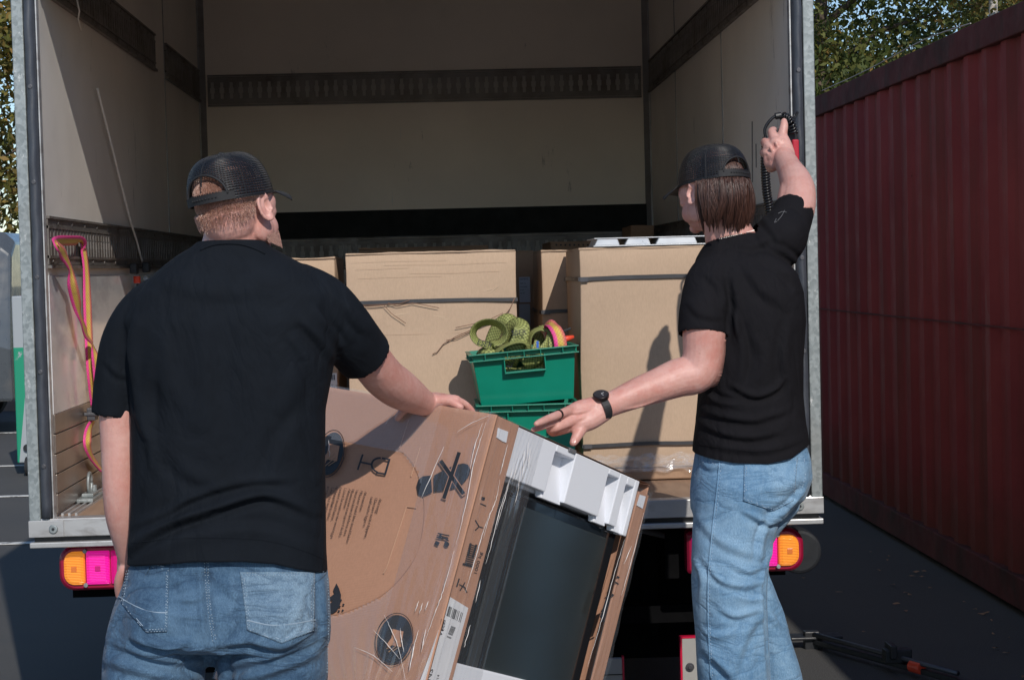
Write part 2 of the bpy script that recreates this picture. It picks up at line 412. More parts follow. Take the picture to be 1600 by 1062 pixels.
# black bar lying on the ground
M_BRED = pm('red_orange_plastic', (.75, .07, .03), .1, 8, .45)
a = P(1268, 1014, 7.08); a.z = .04; b = P(1400, 1070, 6.62); b.z = .04
dr = (b-a).normalized(); sd = dr.cross(Vector((0,0,1))).normalized()
t = Thing('cargo_bar', 'black telescopic bar with an orange sleeve lying on the asphalt behind the right man', 'bar', a)
t.part('bar', MB().obox(a-sd*.022-Vector((0,0,.022)), dr*1.0, sd*.030, Vector((0,0,.022))), M_BLK, bevel=.005)
t.part('inner_tube', MB().tube([a+Vector((0,0,.018)), a+dr*.85+Vector((0,0,.018))], .010, 12), M_STEEL, smooth=True)
t.part('end_foot', MB().box(a-Vector((.09, .04, .0)), a+Vector((.12, .05, .012))).box(a-Vector((.03,.02,.05)), a+Vector((.03,.02,.03))), M_BLK, bevel=.004)
c = a+dr*.52; t.part('latch', MB().box(c+Vector((-.05,-.03,.0)), c+Vector((.05,.03,.05))).box(c+Vector((-.035,-.05,.02)), c+Vector((-.01,.05,.07))), M_BLK, bevel=.004)
c = a+dr*.60; t.part('sleeve', MB().tube([c, c+dr*.06], .023, 16), M_BRED, smooth=False, bevel=.003)
# ------------------------------------------------------------------ box truck
TX = -.06; XL, XR = TX-1.275, TX+1.275; IL, IR = TX-1.20, TX+1.20     # outer and inner faces
TY0, TY1 = 5.75, 9.62; FZ = EYE-.76; RZ = 3.10; HZ = EYE+.95
ty = TY0
def galv():
    t = NT('galvanised_steel'); v = t.n('TexVoronoi'); v.inputs['Scale'].default_value = 90; t.l(t.tc.outputs['Object'], v.inputs['Vector'])
    c = t.ramp(v.outputs['Color'], [(.2, (.23,.26,.265)), (.8, (.34,.375,.38))])
    c = t.mix(t.ramp(t.noise(16, 8, t.co((1,1,.5)), .75), [(.6, 0), (.64, .9)]), c, (.62,.63,.62))
    c = t.mix(t.ramp(t.noise(2.4, 6), [(.5, 0), (.75, .5)]), c, (.25,.24,.22))
    t.set('Base Color', c).set('Metallic', .35).set('Roughness', .48).set('Normal', t.bump(v.outputs['Distance'], .1, .002)); return t.m
M_GALV = galv()
M_ALU = pm('aluminium_sill', (.50, .50, .50), .12, 4, .42, metal=.45, dirt=(.27,.25,.24), dscale=5, damt=.56, co=(1,1,3))
def grp(name, c, scr=(.62,.6,.57)):
    t = NT(name); col = t.ramp(t.noise(1.6, 6), [(.3, sc(c,.9)), (.7, sc(c,1.07))])
    s1 = t.ramp(t.noise(7, 10, t.co((1, 1, .25)), .8), [(.62, 0), (.66, .6)]); col = t.mix(s1, col, sc(c,.35))
    s2 = t.ramp(t.noise(3.5, 9, t.co((3, 3, .5)), .8, 1.2), [(.645, 0), (.66, .7)]); col = t.mix(s2, col, sc(scr, 1.1))
    t.set('Base Color', col).set('Roughness', t.ramp(t.noise(5,5), [(.3,.38),(.7,.55)])).set('Normal', t.bump(t.noise(2.2, 3), .25, .02)); return t.m
M_WALL = grp('wall_panel_grey', (.78, .73, .67))
M_RUB = pm('rubber_seal', (.05, .056, .07), .2, 12, .42, bump=.25, bs=8, bd=.006)
M_TRIM = pm('inner_trim_steel', (.30, .30, .31), .15, 10, .45, metal=.5, dirt=(.16,.14,.12))
def plywood():
    t = NT('deck_plywood'); c = t.ramp(t.noise(3, 7, t.co((6, 1, 1)), .65), [(.3, (.24,.15,.10)), (.7, (.38,.25,.17))])
    c = t.mix(t.ramp(t.noise(6, 9, t.co((4, 1, 1)), .8, .8), [(.6, 0), (.66, .7)]), c, (.10,.07,.055))
    t.set('Base Color', c).set('Roughness', .6).set('Normal', t.bump(t.noise(300, 2), .3, .001)); return t.m
M_PLY = plywood()
def plank():
    t = NT('side_plank_alu'); c = t.ramp(t.noise(2, 6, t.co((1, 1, 3))), [(.3, (.20,.165,.145)), (.7, (.29,.245,.22))])
    c = t.mix(t.ramp(t.noise(3, 8, t.co((1,1,.8)), .7), [(.55, 0), (.7, .4)]), c, (.40,.36,.33))
    t.set('Base Color', c).set('Metallic', .55).set('Roughness', .3).set('Normal', t.bump(t.noise(30, 4, t.co((1, 1, 12))), .1, .002)); return t.m
M_PLANK = plank()
def kick():
    t = NT('glossy_kick_panel'); c = t.ramp(t.noise(1.4, 5, t.co((1,1,3))), [(.3, (.74,.74,.75)), (.7, (.88,.88,.89))])
    c = t.mix(t.ramp(t.noise(2.2, 7, t.co((1,1,2.2)), .65), [(.5, 0), (.62, .55)]), c, (.50,.50,.51))
    t.set('Base Color', c).set('Metallic', .25).set('Roughness', t.ramp(t.noise(4, 6, t.co((1,1,5))), [(.3,.12),(.7,.26)])).set('Normal', t.bump(t.noise(60, 3, t.co((.3,.3,5))), .12, .001)); return t.m
M_KICK = kick()
M_SHADE = pm('underbody_shade', (.003,.003,.0035), .1, 9, .9, bump=0, spec=.1)  # near-black colour stands for the shade under the truck
TR = Thing('box_truck', 'open box truck with pale lined walls, galvanised rear frame and lashing rails', 'truck', (TX, 7.6, 0))
tr = TR.part
tr('deck', MB().box((IL+.002, ty+.04, FZ-.03), (IR-.002, TY1, FZ)), M_PLY)
lw = tr('side_wall', MB().box((XL, ty+.03, FZ-.03), (IL, TY1+.03, RZ)), M_WALL)
rw = tr('side_wall', MB().box((IR, ty+.03, FZ-.03), (XR, TY1+.03, RZ)), M_WALL)
tr('front_wall', MB().box((IL+.001, TY1, FZ-.03), (IR-.001, TY1+.05, RZ)), grp('front_panel_grey', (.82,.73,.63)))
tr('roof', MB().box((XL, ty+.03, RZ), (XR, TY1+.05, RZ+.05)), M_WALL)
tr('roller_door', MB().box((IL+.03, ty+.02, HZ+.03), (IR-.03, ty+.06, RZ)), M_WALL)
tr('door_edge', MB().box((IL+.03, ty+.01, HZ), (IR-.03, ty+.07, HZ+.03)), M_BLK)
# black band and corner angles on the front wall
tr('dark_band', MB().box((IL+.03, TY1-.012, EYE+.185), (IR-.03, TY1, EYE+.328)), pm('matt_black_band', (.008,.011,.011), .2, 5, .8))
for x, s in ((IL, 1), (IR, -1)):
    tr('corner_trim', MB().prism([(x, TY1-.001, FZ), (x+s*.035, TY1-.001, FZ), (x+s*.035, TY1-.008, FZ), (x+s*.008, TY1-.035, FZ), (x, TY1-.035, FZ)], Vector((0,0,RZ-FZ))), M_TRIM)
for y, dd in ((8.55, .003), (7.15, .003)):     # panel joints of the side walls
    tr('panel_joint', MB().box((IR-dd, y, FZ), (IR, y+.012, RZ)), M_TRIM)
tr('panel_joint', MB().box((IL, 8.40, FZ), (IL+.003, 8.412, RZ)), M_TRIM)
# rear frame
for s, x in ((1, XL), (-1, XR)):
    tr('rear_post', MB().box((min(x, x+s*.036), ty-.005, FZ-.058), (max(x, x+s*.036), ty+.06, RZ+.06)), M_GALV, bevel=.003)
    xs = x+s*.038
    sea = MB()
    prof = [(0, .03), (0, .0), (.006, -.02), (.018, -.027), (.030, -.02), (.036, .0), (.036, .03)]
    n = 60; rings = []
    for i in range(n):
        z = FZ+.004+(RZ-FZ)*i/(n-1); w_ = .0015*math.sin(i*1.7)+.001*math.sin(i*.6)
        rings.append([Vector((xs+s*(a+ (w_ if 0 < a < .036 else 0)), ty+b+w_, z)) for a, b in prof])
    sea.loft(rings, cap=True)
    so1 = tr('door_seal', sea, M_RUB, smooth=True)
    for k in range(8):
        z = FZ+.17+k*.30; tr('screw', MB().cyl((xs+s*.018, ty-.024, z), (0, -1, 0), .0075, .003, 14), M_STEEL, so1, bevel=.0015)
    tr('inner_trim', MB().box((min(xs+s*.037, xs+s*.041), ty-.004, FZ), (max(xs+s*.037, xs+s*.041), ty+.03, RZ)), M_ALU)
tr('header_beam', MB().box((XL+.036, ty-.004, RZ-.12), (XR-.036, ty+.018, RZ+.06)), M_GALV, bevel=.003)
# rear sill
tr('rear_sill', MB().box((XL+.0365, ty-.012, FZ-.058), (XR-.0365, ty+.05, FZ+.001)), M_ALU, bevel=.003)
tr('sill_recess', MB().box((XL+.01, ty+.012, FZ-.074), (XR-.01, ty+.05, FZ-.0585)), M_BLK)
tr('sill_lip', MB().box((XL, ty-.014, FZ-.092), (XR, ty+.05, FZ-.0745)), M_ALU, bevel=.003)
for x, s in ((XL, 1), (XR, -1)):
    tr('corner_plate', MB().box((min(x-.001*s, x+s*.11), ty-.0165, FZ-.057), (max(x-.001*s, x+s*.11), ty-.0125, FZ-.004)), M_ALU, bevel=.0015)
    bx = x+s*.078
    bo = tr('bolt', MB().tube([(bx, ty-.017, FZ-.031), (bx, ty-.024, FZ-.031)], [.015, .013], 24), M_GALV, bevel=.002)
    tr('socket', MB().cyl((bx, ty-.0242, FZ-.031), (0,-1,0), .005, .001, 6), M_BLK, bo)
# lashing rails
M_RAIL = pm('lashing_rail_steel', (.185, .17, .16), .2, 8, .5, metal=.35, dirt=(.10,.08,.065), dscale=6, damt=.54)
M_SLOT = pm('rail_slot_bright', (.40, .38, .35), .1, 9, .6)
M_SLOTD = pm('rail_slot_dark', (.02, .018, .016), .1, 9, .8)
def rail(o, a, n, L, z0, z1, slotm, parent=TR):
    "lashing rail from o along unit a, outward normal n"
    up = Vector((0,0,1)); h = z1-z0; o = Vector(o); b = MB()
    th = .006
    b.obox(o+up*z0+n*.001, a*L, n*th, up*h*.14); b.obox(o+up*(z1-h*.14)+n*.001, a*L, n*th, up*h*.14)
    b.obox(o+up*(z0-.012)+n*.001, a*L, n*.016, up*.010); b.obox(o+up*(z1+.002)+n*.001, a*L, n*.012, up*.008)
    b.obox(o+up*(z0+h*.14)+n*.008, a*L, n*.003, up*h*.06); b.obox(o+up*(z1-h*.20)+n*.008, a*L, n*.003, up*h*.06)
    k = int(L/.05)
    for i in range(k):
        c = (i+.5)*L/k; w1 = .0175
        for (z, hh, ww) in ((.20, .20, .017), (.40, .20, .0125), (.60, .20, .017)):
            b.obox(o+up*(z0+h*z)+a*(c-.025)+n*.003, a*(ww), n*.006, up*h*hh)
            b.obox(o+up*(z0+h*z)+a*(c+.025-ww)+n*.003, a*(ww), n*.006, up*h*hh)
    rb_ = parent.part('rail_backing', MB().obox(o+up*(z0+.012)+n*.0005, a*L, n*.002, up*(h-.024)), slotm)
    rv = b
    for i in range(int(L/.22)):
        rv.cyl(o+a*(.06+i*.22)+up*(z0+h*.07)+n*.007, n, .006, .003, 8); rv.cyl(o+a*(.15+i*.22)+up*(z1-h*.07)+n*.007, n, .006, .003, 8)
    r = parent.part('lashing_rail', b, M_RAIL); rb_.parent = r
Xp, Yp = Vector((1,0,0)), Vector((0,1,0))
ZU0, ZU1, ZL0, ZL1 = EYE+.93, EYE+1.075, EYE+.05, EYE+.195
rail((IL+.045, TY1, -.022), Xp, -Yp, IR-IL-.09, ZU0, ZU1, M_SLOT)
rail((IL+.045, TY1, -.02), Xp, -Yp, IR-IL-.09, ZL0, ZL1, M_SLOT)
rail((IL, ty+.04, 0), Yp, Xp, 2.32, ZU0, ZU1, M_SLOTD); rail((IL, 8.42, 0), Yp, Xp, TY1-8.47, ZU0, ZU1, M_SLOTD)
rail((IR, ty+.04, 0), Yp, -Xp, TY1-ty-.09, ZU0, ZU1, M_SLOTD)
M_RAIL2 = pm('rail_bright_edge', (.35, .35, .35), .2, 9, .4, metal=.6)
rail((IL, ty+.04, 0), Yp, Xp, TY1-ty-.09, ZL0, ZL1, M_SLOTD)
rail((IR, ty+.04, 0), Yp, -Xp, TY1-ty-.09, ZL0, ZL1, M_SLOTD)
# lower wall: glossy panel above planks
zk = FZ+.33
tr('kick_panel', MB().box((IL, ty+.035, zk), (IL+.006, TY1-.05, ZL0-.035)), M_KICK)
tr('kick_panel', MB().box((IR-.006, ty+.035, zk), (IR, TY1-.05, ZL0-.035)), M_KICK)
for i in range(5):
    z = FZ+.012+i*.064
    for x0, x1 in ((IL, IL+.009), (IR-.009, IR)):
        tr('side_plank', MB().box((x0, ty+.035, z), (x1, TY1-.05, z+.0605)), M_PLANK, bevel=.002)
for x, s in ((IL, 1), (IR, -1)):     # floor track with two grooves
    b = MB()
    for q in (.012, .034, .056): b.box((min(x+s*q, x+s*(q+.008)), ty+.06, FZ), (max(x+s*q, x+s*(q+.008)), TY1-.05, FZ+.008))
    tr('floor_track', b, M_ALU)
# lashing ring fitting at the left rear corner
fx, fy = IL+.036, ty+.42
f = tr('lashing_fitting', MB().box((fx-.028, fy-.10, FZ+.008), (fx+.028, fy+.10, FZ+.020)).box((fx-.02, fy-.05, FZ+.02), (fx+.02, fy+.05, FZ+.032)), M_GALV, bevel=.003)
tr('ring', MB().tube([(fx, fy+.03*math.cos(q), FZ+.062+.036*math.sin(q)) for q in [i*math.pi/12 for i in range(25)]], .0055, 8), M_GALV, f, smooth=True)
tr('knob', MB().cyl((fx, fy+.055, FZ+.02), (0,0,1), .013, .03, 14), M_GALV, f, bevel=.003)
M_YEL = pm('yellow_steel', (.62, .42, .05), .15, 10, .5)
fy2 = ty+1.05
f2 = tr('lashing_fitting', MB().box((fx-.028, fy2-.05, FZ+.008), (fx+.028, fy2+.05, FZ+.02)), M_GALV, bevel=.003)
tr('ring', MB().tube([(fx+.01, fy2+.025*math.cos(q), FZ+.04+.022*math.sin(q)) for q in [i*math.pi/10 for i in range(21)]], .0075, 8), M_YEL, f2, smooth=True, label='yellow lashing ring')
# tail lights
def lampmat(name, c, e, k=1):
    t = NT(name); wv = t.n('TexWave', bands_direction='Z'); wv.inputs['Scale'].default_value = 60*k; t.l(t.tc.outputs['Object'], wv.inputs['Vector'])
    cc = t.mix(wv.outputs['Fac'], sc(c, .72), c); t.set('Base Color', cc).set('Roughness', .18).set('Emission Color', cc).set('Emission Strength', e).set('Coat Weight', .6)
    t.set('Normal', t.bump(wv.outputs['Fac'], .8, .003)); return t.m
M_AMB = lampmat('lens_amber', (1, .32, .035), .62); M_MAG = lampmat('lens_red_lit', (1, .014, .40), .62); M_MAG2 = lampmat('lens_red_ribbed', (.85, .01, .26), .35, 1.6)
M_LRIM = NT('lamp_housing_red').set('Base Color', (.30, .008, .04)).set('Roughness', .25).m
M_RA = NT('reflector_amber').set('Base Color', (.75, .20, .04)).set('Roughness', .3).m; M_RR = NT('reflector_pink').set('Base Color', (.62, .012, .20)).set('Roughness', .3).m
def rrect(x0, x1, z0, z1, rl, rr, y, seg=7):
    o = []
    for cx, cz, r, a0 in ((x1-rr, z1-rr, rr, 0), (x0+rl, z1-rl, rl, 90), (x0+rl, z0+rl, rl, 180), (x1-rr, z0+rr, rr, 270)):
        for k in range(seg+1):
            q = math.radians(a0+90*k/seg); o.append(Vector((cx+r*math.cos(q), y, cz+r*math.sin(q))))
    return o
def lamp(x0, x1, s, z0, z1, y):
    "s=-1: amber at the left end; s=+1: amber at the right end"
    mir = lambda a, b: (a, b) if s < 0 else (x0+x1-b, x0+x1-a)
    b = MB(); rr = (.05, .012) if s < 0 else (.012, .05)
    b.loft([rrect(x0, x1, z0, z1, *rr, y+.05), rrect(x0, x1, z0, z1, *rr, y-.012), rrect(x0+.008, x1-.008, z0+.008, z1-.008, *rr, y-.022)])
    root = tr('tail_light', b, M_LRIM, smooth=False, bevel=.002)
    def lens(a, c, mat, nm, r1, r2, lab):
        a, c = mir(a, c)
        if s > 0: r1, r2 = r2, r1
        q = MB().loft([rrect(a, c, z0+.018, z1-.018, r1, r2, y-.02), rrect(a+.003, c-.003, z0+.021, z1-.021, r1, r2, y-.032), rrect(a+.012, c-.012, z0+.03, z1-.03, r1*.8, r2*.8, y-.037)])
        ln = tr(nm, q, mat, root, smooth=False, bevel=.0015, label=lab)
        mx_, mz_ = (a+c)/2, (z0+z1)/2; tr('bulb_reflector', MB().box((mx_-.008, y-.0385, mz_-.010), (mx_+.010, y-.0365, mz_+.008)), M_RA if mat is M_AMB else M_RR, ln, bevel=.001)
    lens(x0+.016, x0+.085, M_AMB, 'amber_lens', .034, .012, 'amber indicator lens')
    lens(x0+.088, x0+.165, M_MAG, 'red_lens', .006, .004, 'glowing pink-red brake lens')
    lens(x0+.167, x1-.012, M_MAG2, 'ribbed_lens', .004, .008, 'ribbed red lens')
    ax = x0+.0865 if s < 0 else x1-.0865
    for z in (z0+.018, z1-.018): tr('lens_screw', MB().cyl((ax, y-.02, z), (0,-1,0), .007, .012, 12), M_GALV, root, bevel=.001)
LZ1, LZ0 = EYE-.895, EYE-1.04
q = P(92, 888, ty+.06); LX = q.x
lamp(LX, LX+.33, -1, q.z-.073, q.z+.073, ty+.08)
q = P(1256, 858, ty+.06)
lamp(q.x-.385, q.x, 1, q.z-.070, q.z+.070, ty+.08)
rb = P(1250, 862, ty+.2)
tr('rubber_buffer', MB().tube([rb, rb+Vector((0,.10,0))], .075, 28), pm('buffer_rubber', (.010,.012,.016), .1, 9, .7), bevel=.012)
tr('lamp_bracket', MB().box((XL+.1, ty+.135, FZ-.28), (XL+.5, ty+.14, FZ-.126)), M_SHADE); tr('lamp_bracket', MB().box((XR-.5, ty+.135, FZ-.28), (XR-.1, ty+.14, FZ-.126)), M_SHADE)
# chassis, underrun plates, axle
tr('chassis_rail', MB().box((TX-.42, ty+.7, FZ-.34), (TX-.34, 11.6, FZ-.14)), M_SHADE); tr('chassis_rail', MB().box((TX+.34, ty+.7, FZ-.34), (TX+.42, 11.6, FZ-.14)), M_SHADE)
b = MB()
for y in (ty+.35, 7.0, 8.0, 9.0): b.box((XL+.05, y, FZ-.125), (XR-.05, y+.06, FZ-.035))
tr('cross_member', b, M_SHADE)
tr('brace', MB().tube([P(958, 818, ty+.25), P(1062, 842, ty+.2)], .010, 8), M_STEEL)
tr('shade_panel', MB().box((TX-.95, ty+.62, .14), (TX+1.0, ty+.66, FZ-.14)), M_SHADE, bevel=.004)  # dark panel added to stand for the shadow under the truck
for x in (-.7, -.3, .3, .75): tr('shade_panel_rib', MB().box((TX+x, ty+.56, .2), (TX+x+.05, ty+.62, FZ-.2)), M_SHADE, bevel=.004)  # ribs on the added dark panel
tr('underrun_bar', MB().box((TX-.9, ty+.30, FZ-.46), (TX+.9, ty+.36, FZ-.40)), M_SHADE)
M_PLATE = pm('marker_plate_grey', (.36, .35, .33), .1, 8, .5); M_PEDGE = NT('plate_red_edge').set('Base Color', (.55, .01, .05)).set('Roughness', .3).m
for (px0, px1, py) in ((1064, 1180, 992), (880, 971, 1026)):
    a = P(px0, py, ty+.1); c = P(px1, py, ty+.1)
    b = tr('marker_plate', MB().box((a.x, ty+.08, a.z-.30), (c.x, ty+.10, a.z-.006)), M_PLATE, bevel=.002)
    ex = (a.x-.0065, a.x) if px0 > 1000 else (c.x, c.x+.0065)
    tr('red_edge', MB().box((ex[0], ty+.078, a.z-.30), (ex[1], ty+.102, a.z)).box((a.x, ty+.078, a.z-.006), (c.x, ty+.102, a.z)) if px0 > 1000 else MB().box((ex[0], ty+.078, a.z-.30), (ex[1], ty+.102, a.z)), M_PEDGE, b)
    if px0 > 1000:
        k = P(1078, 1041, ty+.08); tr('bolt', MB().cyl((k.x, ty+.08, k.z), (0,-1,0), .014, .006, 20).cyl((k.x, ty+.075, k.z), (0,-1,0), .008, .006, 6), M_STEEL, b, bevel=.001)
    else: tr('seam', MB().box((a.x, ty+.077, a.z-.06), (c.x, ty+.08, a.z-.057)), M_BLK, b)
def wheel(x, y, wd):
    s = 1 if x > TX else -1
    w0 = tr('wheel', MB().tube([(x-wd/2, y, .38), (x-wd/2+.03, y, .38), (x+wd/2-.03, y, .38), (x+wd/2, y, .38)], [.34, .38, .38, .34], 36), M_TYRE)
    tr('rim', MB().tube([(x+s*(wd/2-.04), y, .38), (x+s*(wd/2+.008), y, .38)], [.15, .2], 28), M_RIM, w0)
wheel(XL+.25, 8.6, .44); wheel(XR-.25, 8.6, .44); wheel(XL+.2, 11.2, .24); wheel(XR-.2, 11.2, .24)
tr('axle', MB().tube([(XL+.3, 8.6, .38), (XR-.3, 8.6, .38)], .07, 14).ell((TX, 8.6, .38), (.18, .16, .17)), M_BLK, smooth=True)
for x in (XL+.03, XR-.48): tr('mudguard', MB().box((x, 7.95, .45), (x+.45, 7.97, .85)), M_BLK)
# cab
M_CAB = pm('cab_white', (.72, .73, .74), .04, 3, .3, coat=.5, bump=0)
def cabr(y, zt, zb=.55, ins=0): return [Vector(p) for p in ((XL+.12+ins, y, zb), (XR-.12-ins, y, zb), (XR-.1-ins, y, 1.4), (XR-.2-ins, y, zt), (XL+.2+ins, y, zt), (XL+.1+ins, y, 1.4))]
tr('cab', MB().loft([cabr(9.85, 2.45), cabr(11.2, 2.5), cabr(11.75, 1.6), cabr(12.0, 1.35, ins=.05)]), M_CAB, bevel=.05, seg=3)
for s in (-1, 1):
    x = TX+s*1.185
    dr_ = tr('door', MB().box((min(x, x+s*.01), 10.6, .75), (max(x, x+s*.01), 11.4, 1.4)), M_CAB, bevel=.004)
    tr('handle', MB().box((min(x, x+s*.03), 10.68, 1.22), (max(x, x+s*.03), 10.82, 1.25)), M_BLK, dr_)
    tr('mirror', MB().box((TX+s*1.3-.08, 11.35, 1.5), (TX+s*1.3+.08, 11.43, 1.9)).tube([(TX+s*1.12, 11.38, 1.85), (TX+s*1.3, 11.38, 1.85)], .012, 8), M_BLK, bevel=.01)
tr('windscreen', MB().prism([(XL+.3, 11.28, 2.4), (XR-.3, 11.28, 2.4), (XR-.25, 11.77, 1.63), (XL+.25, 11.77, 1.63)], Vector((0, .02, .01))), M_GLASS)
# ------------------------------------------------------------------ cargo
def cardboard(name, c, ridge=260, ang=(0,0,0), fold=.0):
    t = NT(name); n = t.noise(2.2, 6, rough=.6)
    col = t.ramp(n, [(.3, sc(c, .92)), (.7, sc(c, 1.07))])
    fib = t.ramp(t.noise(260, 3, t.co((1, 1, .25))), [(.35, .95), (.65, 1.03)]); col = t.mix(1, col, fib, 'MULTIPLY')
    scr = t.ramp(t.noise(6, 9, t.co((1.5, 1.5, 5)), .8, .7), [(.66, 0), (.70, .30)]); col = t.mix(scr, col, sc(c, 1.35))
    st = t.ramp(t.noise(3.2, 8, rough=.75), [(.62, 0), (.72, .4)]); col = t.mix(st, col, sc(c, .6))
    wv = t.n('TexWave', bands_direction='Z'); wv.inputs['Scale'].default_value = ridge/6.28*2; t.l(t.co((1,1,1), ang), wv.inputs['Vector'])
    nr = t.bump(wv.outputs['Fac'], .14, .0008); nr = t.bump(t.noise(3.5, 4), .45, .008, nr)
    t.set('Base Color', col).set('Roughness', .82).set('Specular IOR Level', .25).set('Normal', nr); return t.m
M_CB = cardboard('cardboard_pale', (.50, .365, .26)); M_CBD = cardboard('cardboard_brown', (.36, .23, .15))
M_CBO = cardboard('cardboard_orange', (.46, .25, .165))
M_STRAP = pm('packing_band', (.05, .05, .055), .15, 14, .4); M_TAPE = pm('packing_tape', (.38, .27, .17), .05, 9, .25, bump=0)
M_WHITE = pm('paper_label', (.70, .70, .72), .05, 12, .6, bump=0); M_INK = pm('black_ink', (.025, .028, .035), .2, 12, .5, bump=0, spec=.3)
def boxmesh(x0, x1, y0, y1, z0, z1, n=10, bulge=.006, seed=0):
    "box with slightly bowed faces and soft uneven edges"
    b = bmesh.new(); bmesh.ops.create_cube(b, size=1); bmesh.ops.subdivide_edges(b, edges=b.edges, cuts=n, use_grid_fill=True)
    c = Vector(((x0+x1)/2, (y0+y1)/2, (z0+z1)/2)); s = Vector((x1-x0, y1-y0, z1-z0))
    for v in b.verts:
        p = v.co*2; q = Vector((v.co.x*s.x, v.co.y*s.y, v.co.z*s.z))
        for i in range(3):
            j, k = (i+1) % 3, (i+2) % 3
            if abs(p[i]) > .999: q[i] += math.copysign(bulge*(1-p[j]**2)*(1-p[k]**2), p[i])
        m = c+q; q += Vector(noise.noise_vector(m*5+Vector((seed*7,0,0))))*.0055
        v.co = c+q
    me = bpy.data.meshes.new('b'); b.to_mesh(me); b.free(); return me
def carton(label, pxl, pxr, pyt, Y, D, zb=None, mat=M_CB, seed=1, bands=(), flap=True, tape=False, name='cardboard_box'):
    a = P(pxl, pyt, Y); c = P(pxr, pyt-(pxr-pxl)*.024, Y); zt = (a.z+c.z)/2; zb = FZ+.003 if zb is None else zb
    t = Thing(name, label, 'box', ((a.x+c.x)/2, Y+D/2, zb), 'cartons loaded in the truck')
    me = boxmesh(a.x, c.x, Y, Y+D, zb, zt-.004, seed=seed)
    me.transform(Matrix.Translation(-t.loc)); me.name = 'body'
    o = t.part('body', me, mat); o.name = 'body'; finish(o, True, .004)
    if flap:
        fb = MB(); n = 24; rings = []
        for side, (y0, y1) in enumerate(((Y-.004, Y+D/2-.002), (Y+D/2+.002, Y+D))):
            fb = MB(); rings = []
            for i in range(n+1):
                x = a.x+(c.x-a.x)*i/n; dz = .004*noise.noise(Vector((x*9, seed, side)))+.002*noise.noise(Vector((x*40, seed, side)))
                rings.append([Vector((x, y0+.002*noise.noise(Vector((x*20, seed, 3))), zt-.0055)), Vector((x, y1, zt-.0055)), Vector((x, y1, zt+dz*.4)), Vector((x, y0, zt+dz*(1-side)))])
            fb.loft(rings); t.part('flap', fb, mat)
    if tape: t.part('tape', MB().box((a.x-.001, Y-.006, zt-.11), (a.x+.001, Y+D, zt+.0)).box(((a.x), Y-.0075, (zt+zb)/2), (a.x+.002, Y-.007, zt)), M_TAPE)
    for z_, wd in bands:
        zz = P((pxl+pxr)/2, z_, Y).z
        bd = MB(); e = .011
        pth = [(a.x-e*.4, Y-e), (c.x+e*.4, Y-e), (c.x+e, Y+D+e), (a.x-e, Y+D+e)]
        pts = []
        for i in range(4):
            p, q = pth[i], pth[(i+1) % 4]
            for k in range(10):
                u = k/10; sag = .004*math.sin(math.pi*u) if i == 0 else 0
                pts.append((p[0]+(q[0]-p[0])*u, p[1]+(q[1]-p[1])*u, sag + .0015*noise.noise(Vector((u*5, zz*9, i)))))
        v = []; f = []
        for (x, y, dz) in pts: v += [(x, y, zz-wd/2+dz), (x, y, zz+wd/2+dz)]
        m = len(pts)
        for i in range(m):
            j = (i+1) % m; f.append((2*i, 2*j, 2*j+1, 2*i+1))
        bo = t.part('packing_band', MB().add(v, f), M_STRAP); md = bo.modifiers.new('t', 'SOLIDIFY'); md.thickness = .0015
        t.part('clip', MB().box((a.x+.002, Y-e-.004, zz-wd*.6), (a.x+.03, Y-e-.0008, zz+wd*.6)), M_STEEL, bo)
    return t, a, c, zt, zb
bigL = carton('plain tall carton with one dark packing band, left of the green crates', 540, 805, 396, 6.5, .58, seed=2, bands=((471, .013),))
bigR = carton('tallest pale carton with two dark packing bands, in front at the right', 904, 1116, 388, 6.3, .62, zb=FZ+.045, seed=3, bands=((434, .014), (694, .013)))
sm = carton('narrow carton wedged behind the green crates, half in diagonal shadow', 845, 903, 391, 6.95, .6, seed=4, bands=((487, .014),))
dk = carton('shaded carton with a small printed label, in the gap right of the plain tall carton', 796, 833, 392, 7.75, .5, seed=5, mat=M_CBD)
lf = carton('carton behind the left man with a white barcode label low on its face', 345, 523, 406, 6.9, .6, seed=6)
fl = carton('carton against the left wall, only its corner showing past the left shoulder', 212, 330, 452, 7.3, .6, seed=7)
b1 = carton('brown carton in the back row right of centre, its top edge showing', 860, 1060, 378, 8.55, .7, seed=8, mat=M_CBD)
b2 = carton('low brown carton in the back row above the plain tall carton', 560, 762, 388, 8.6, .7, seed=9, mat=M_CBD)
b3 = carton('brown carton at the back right corner, highest of the back row', 985, 1022, 352, 9.0, .4, seed=10, mat=M_CBD, flap=False)
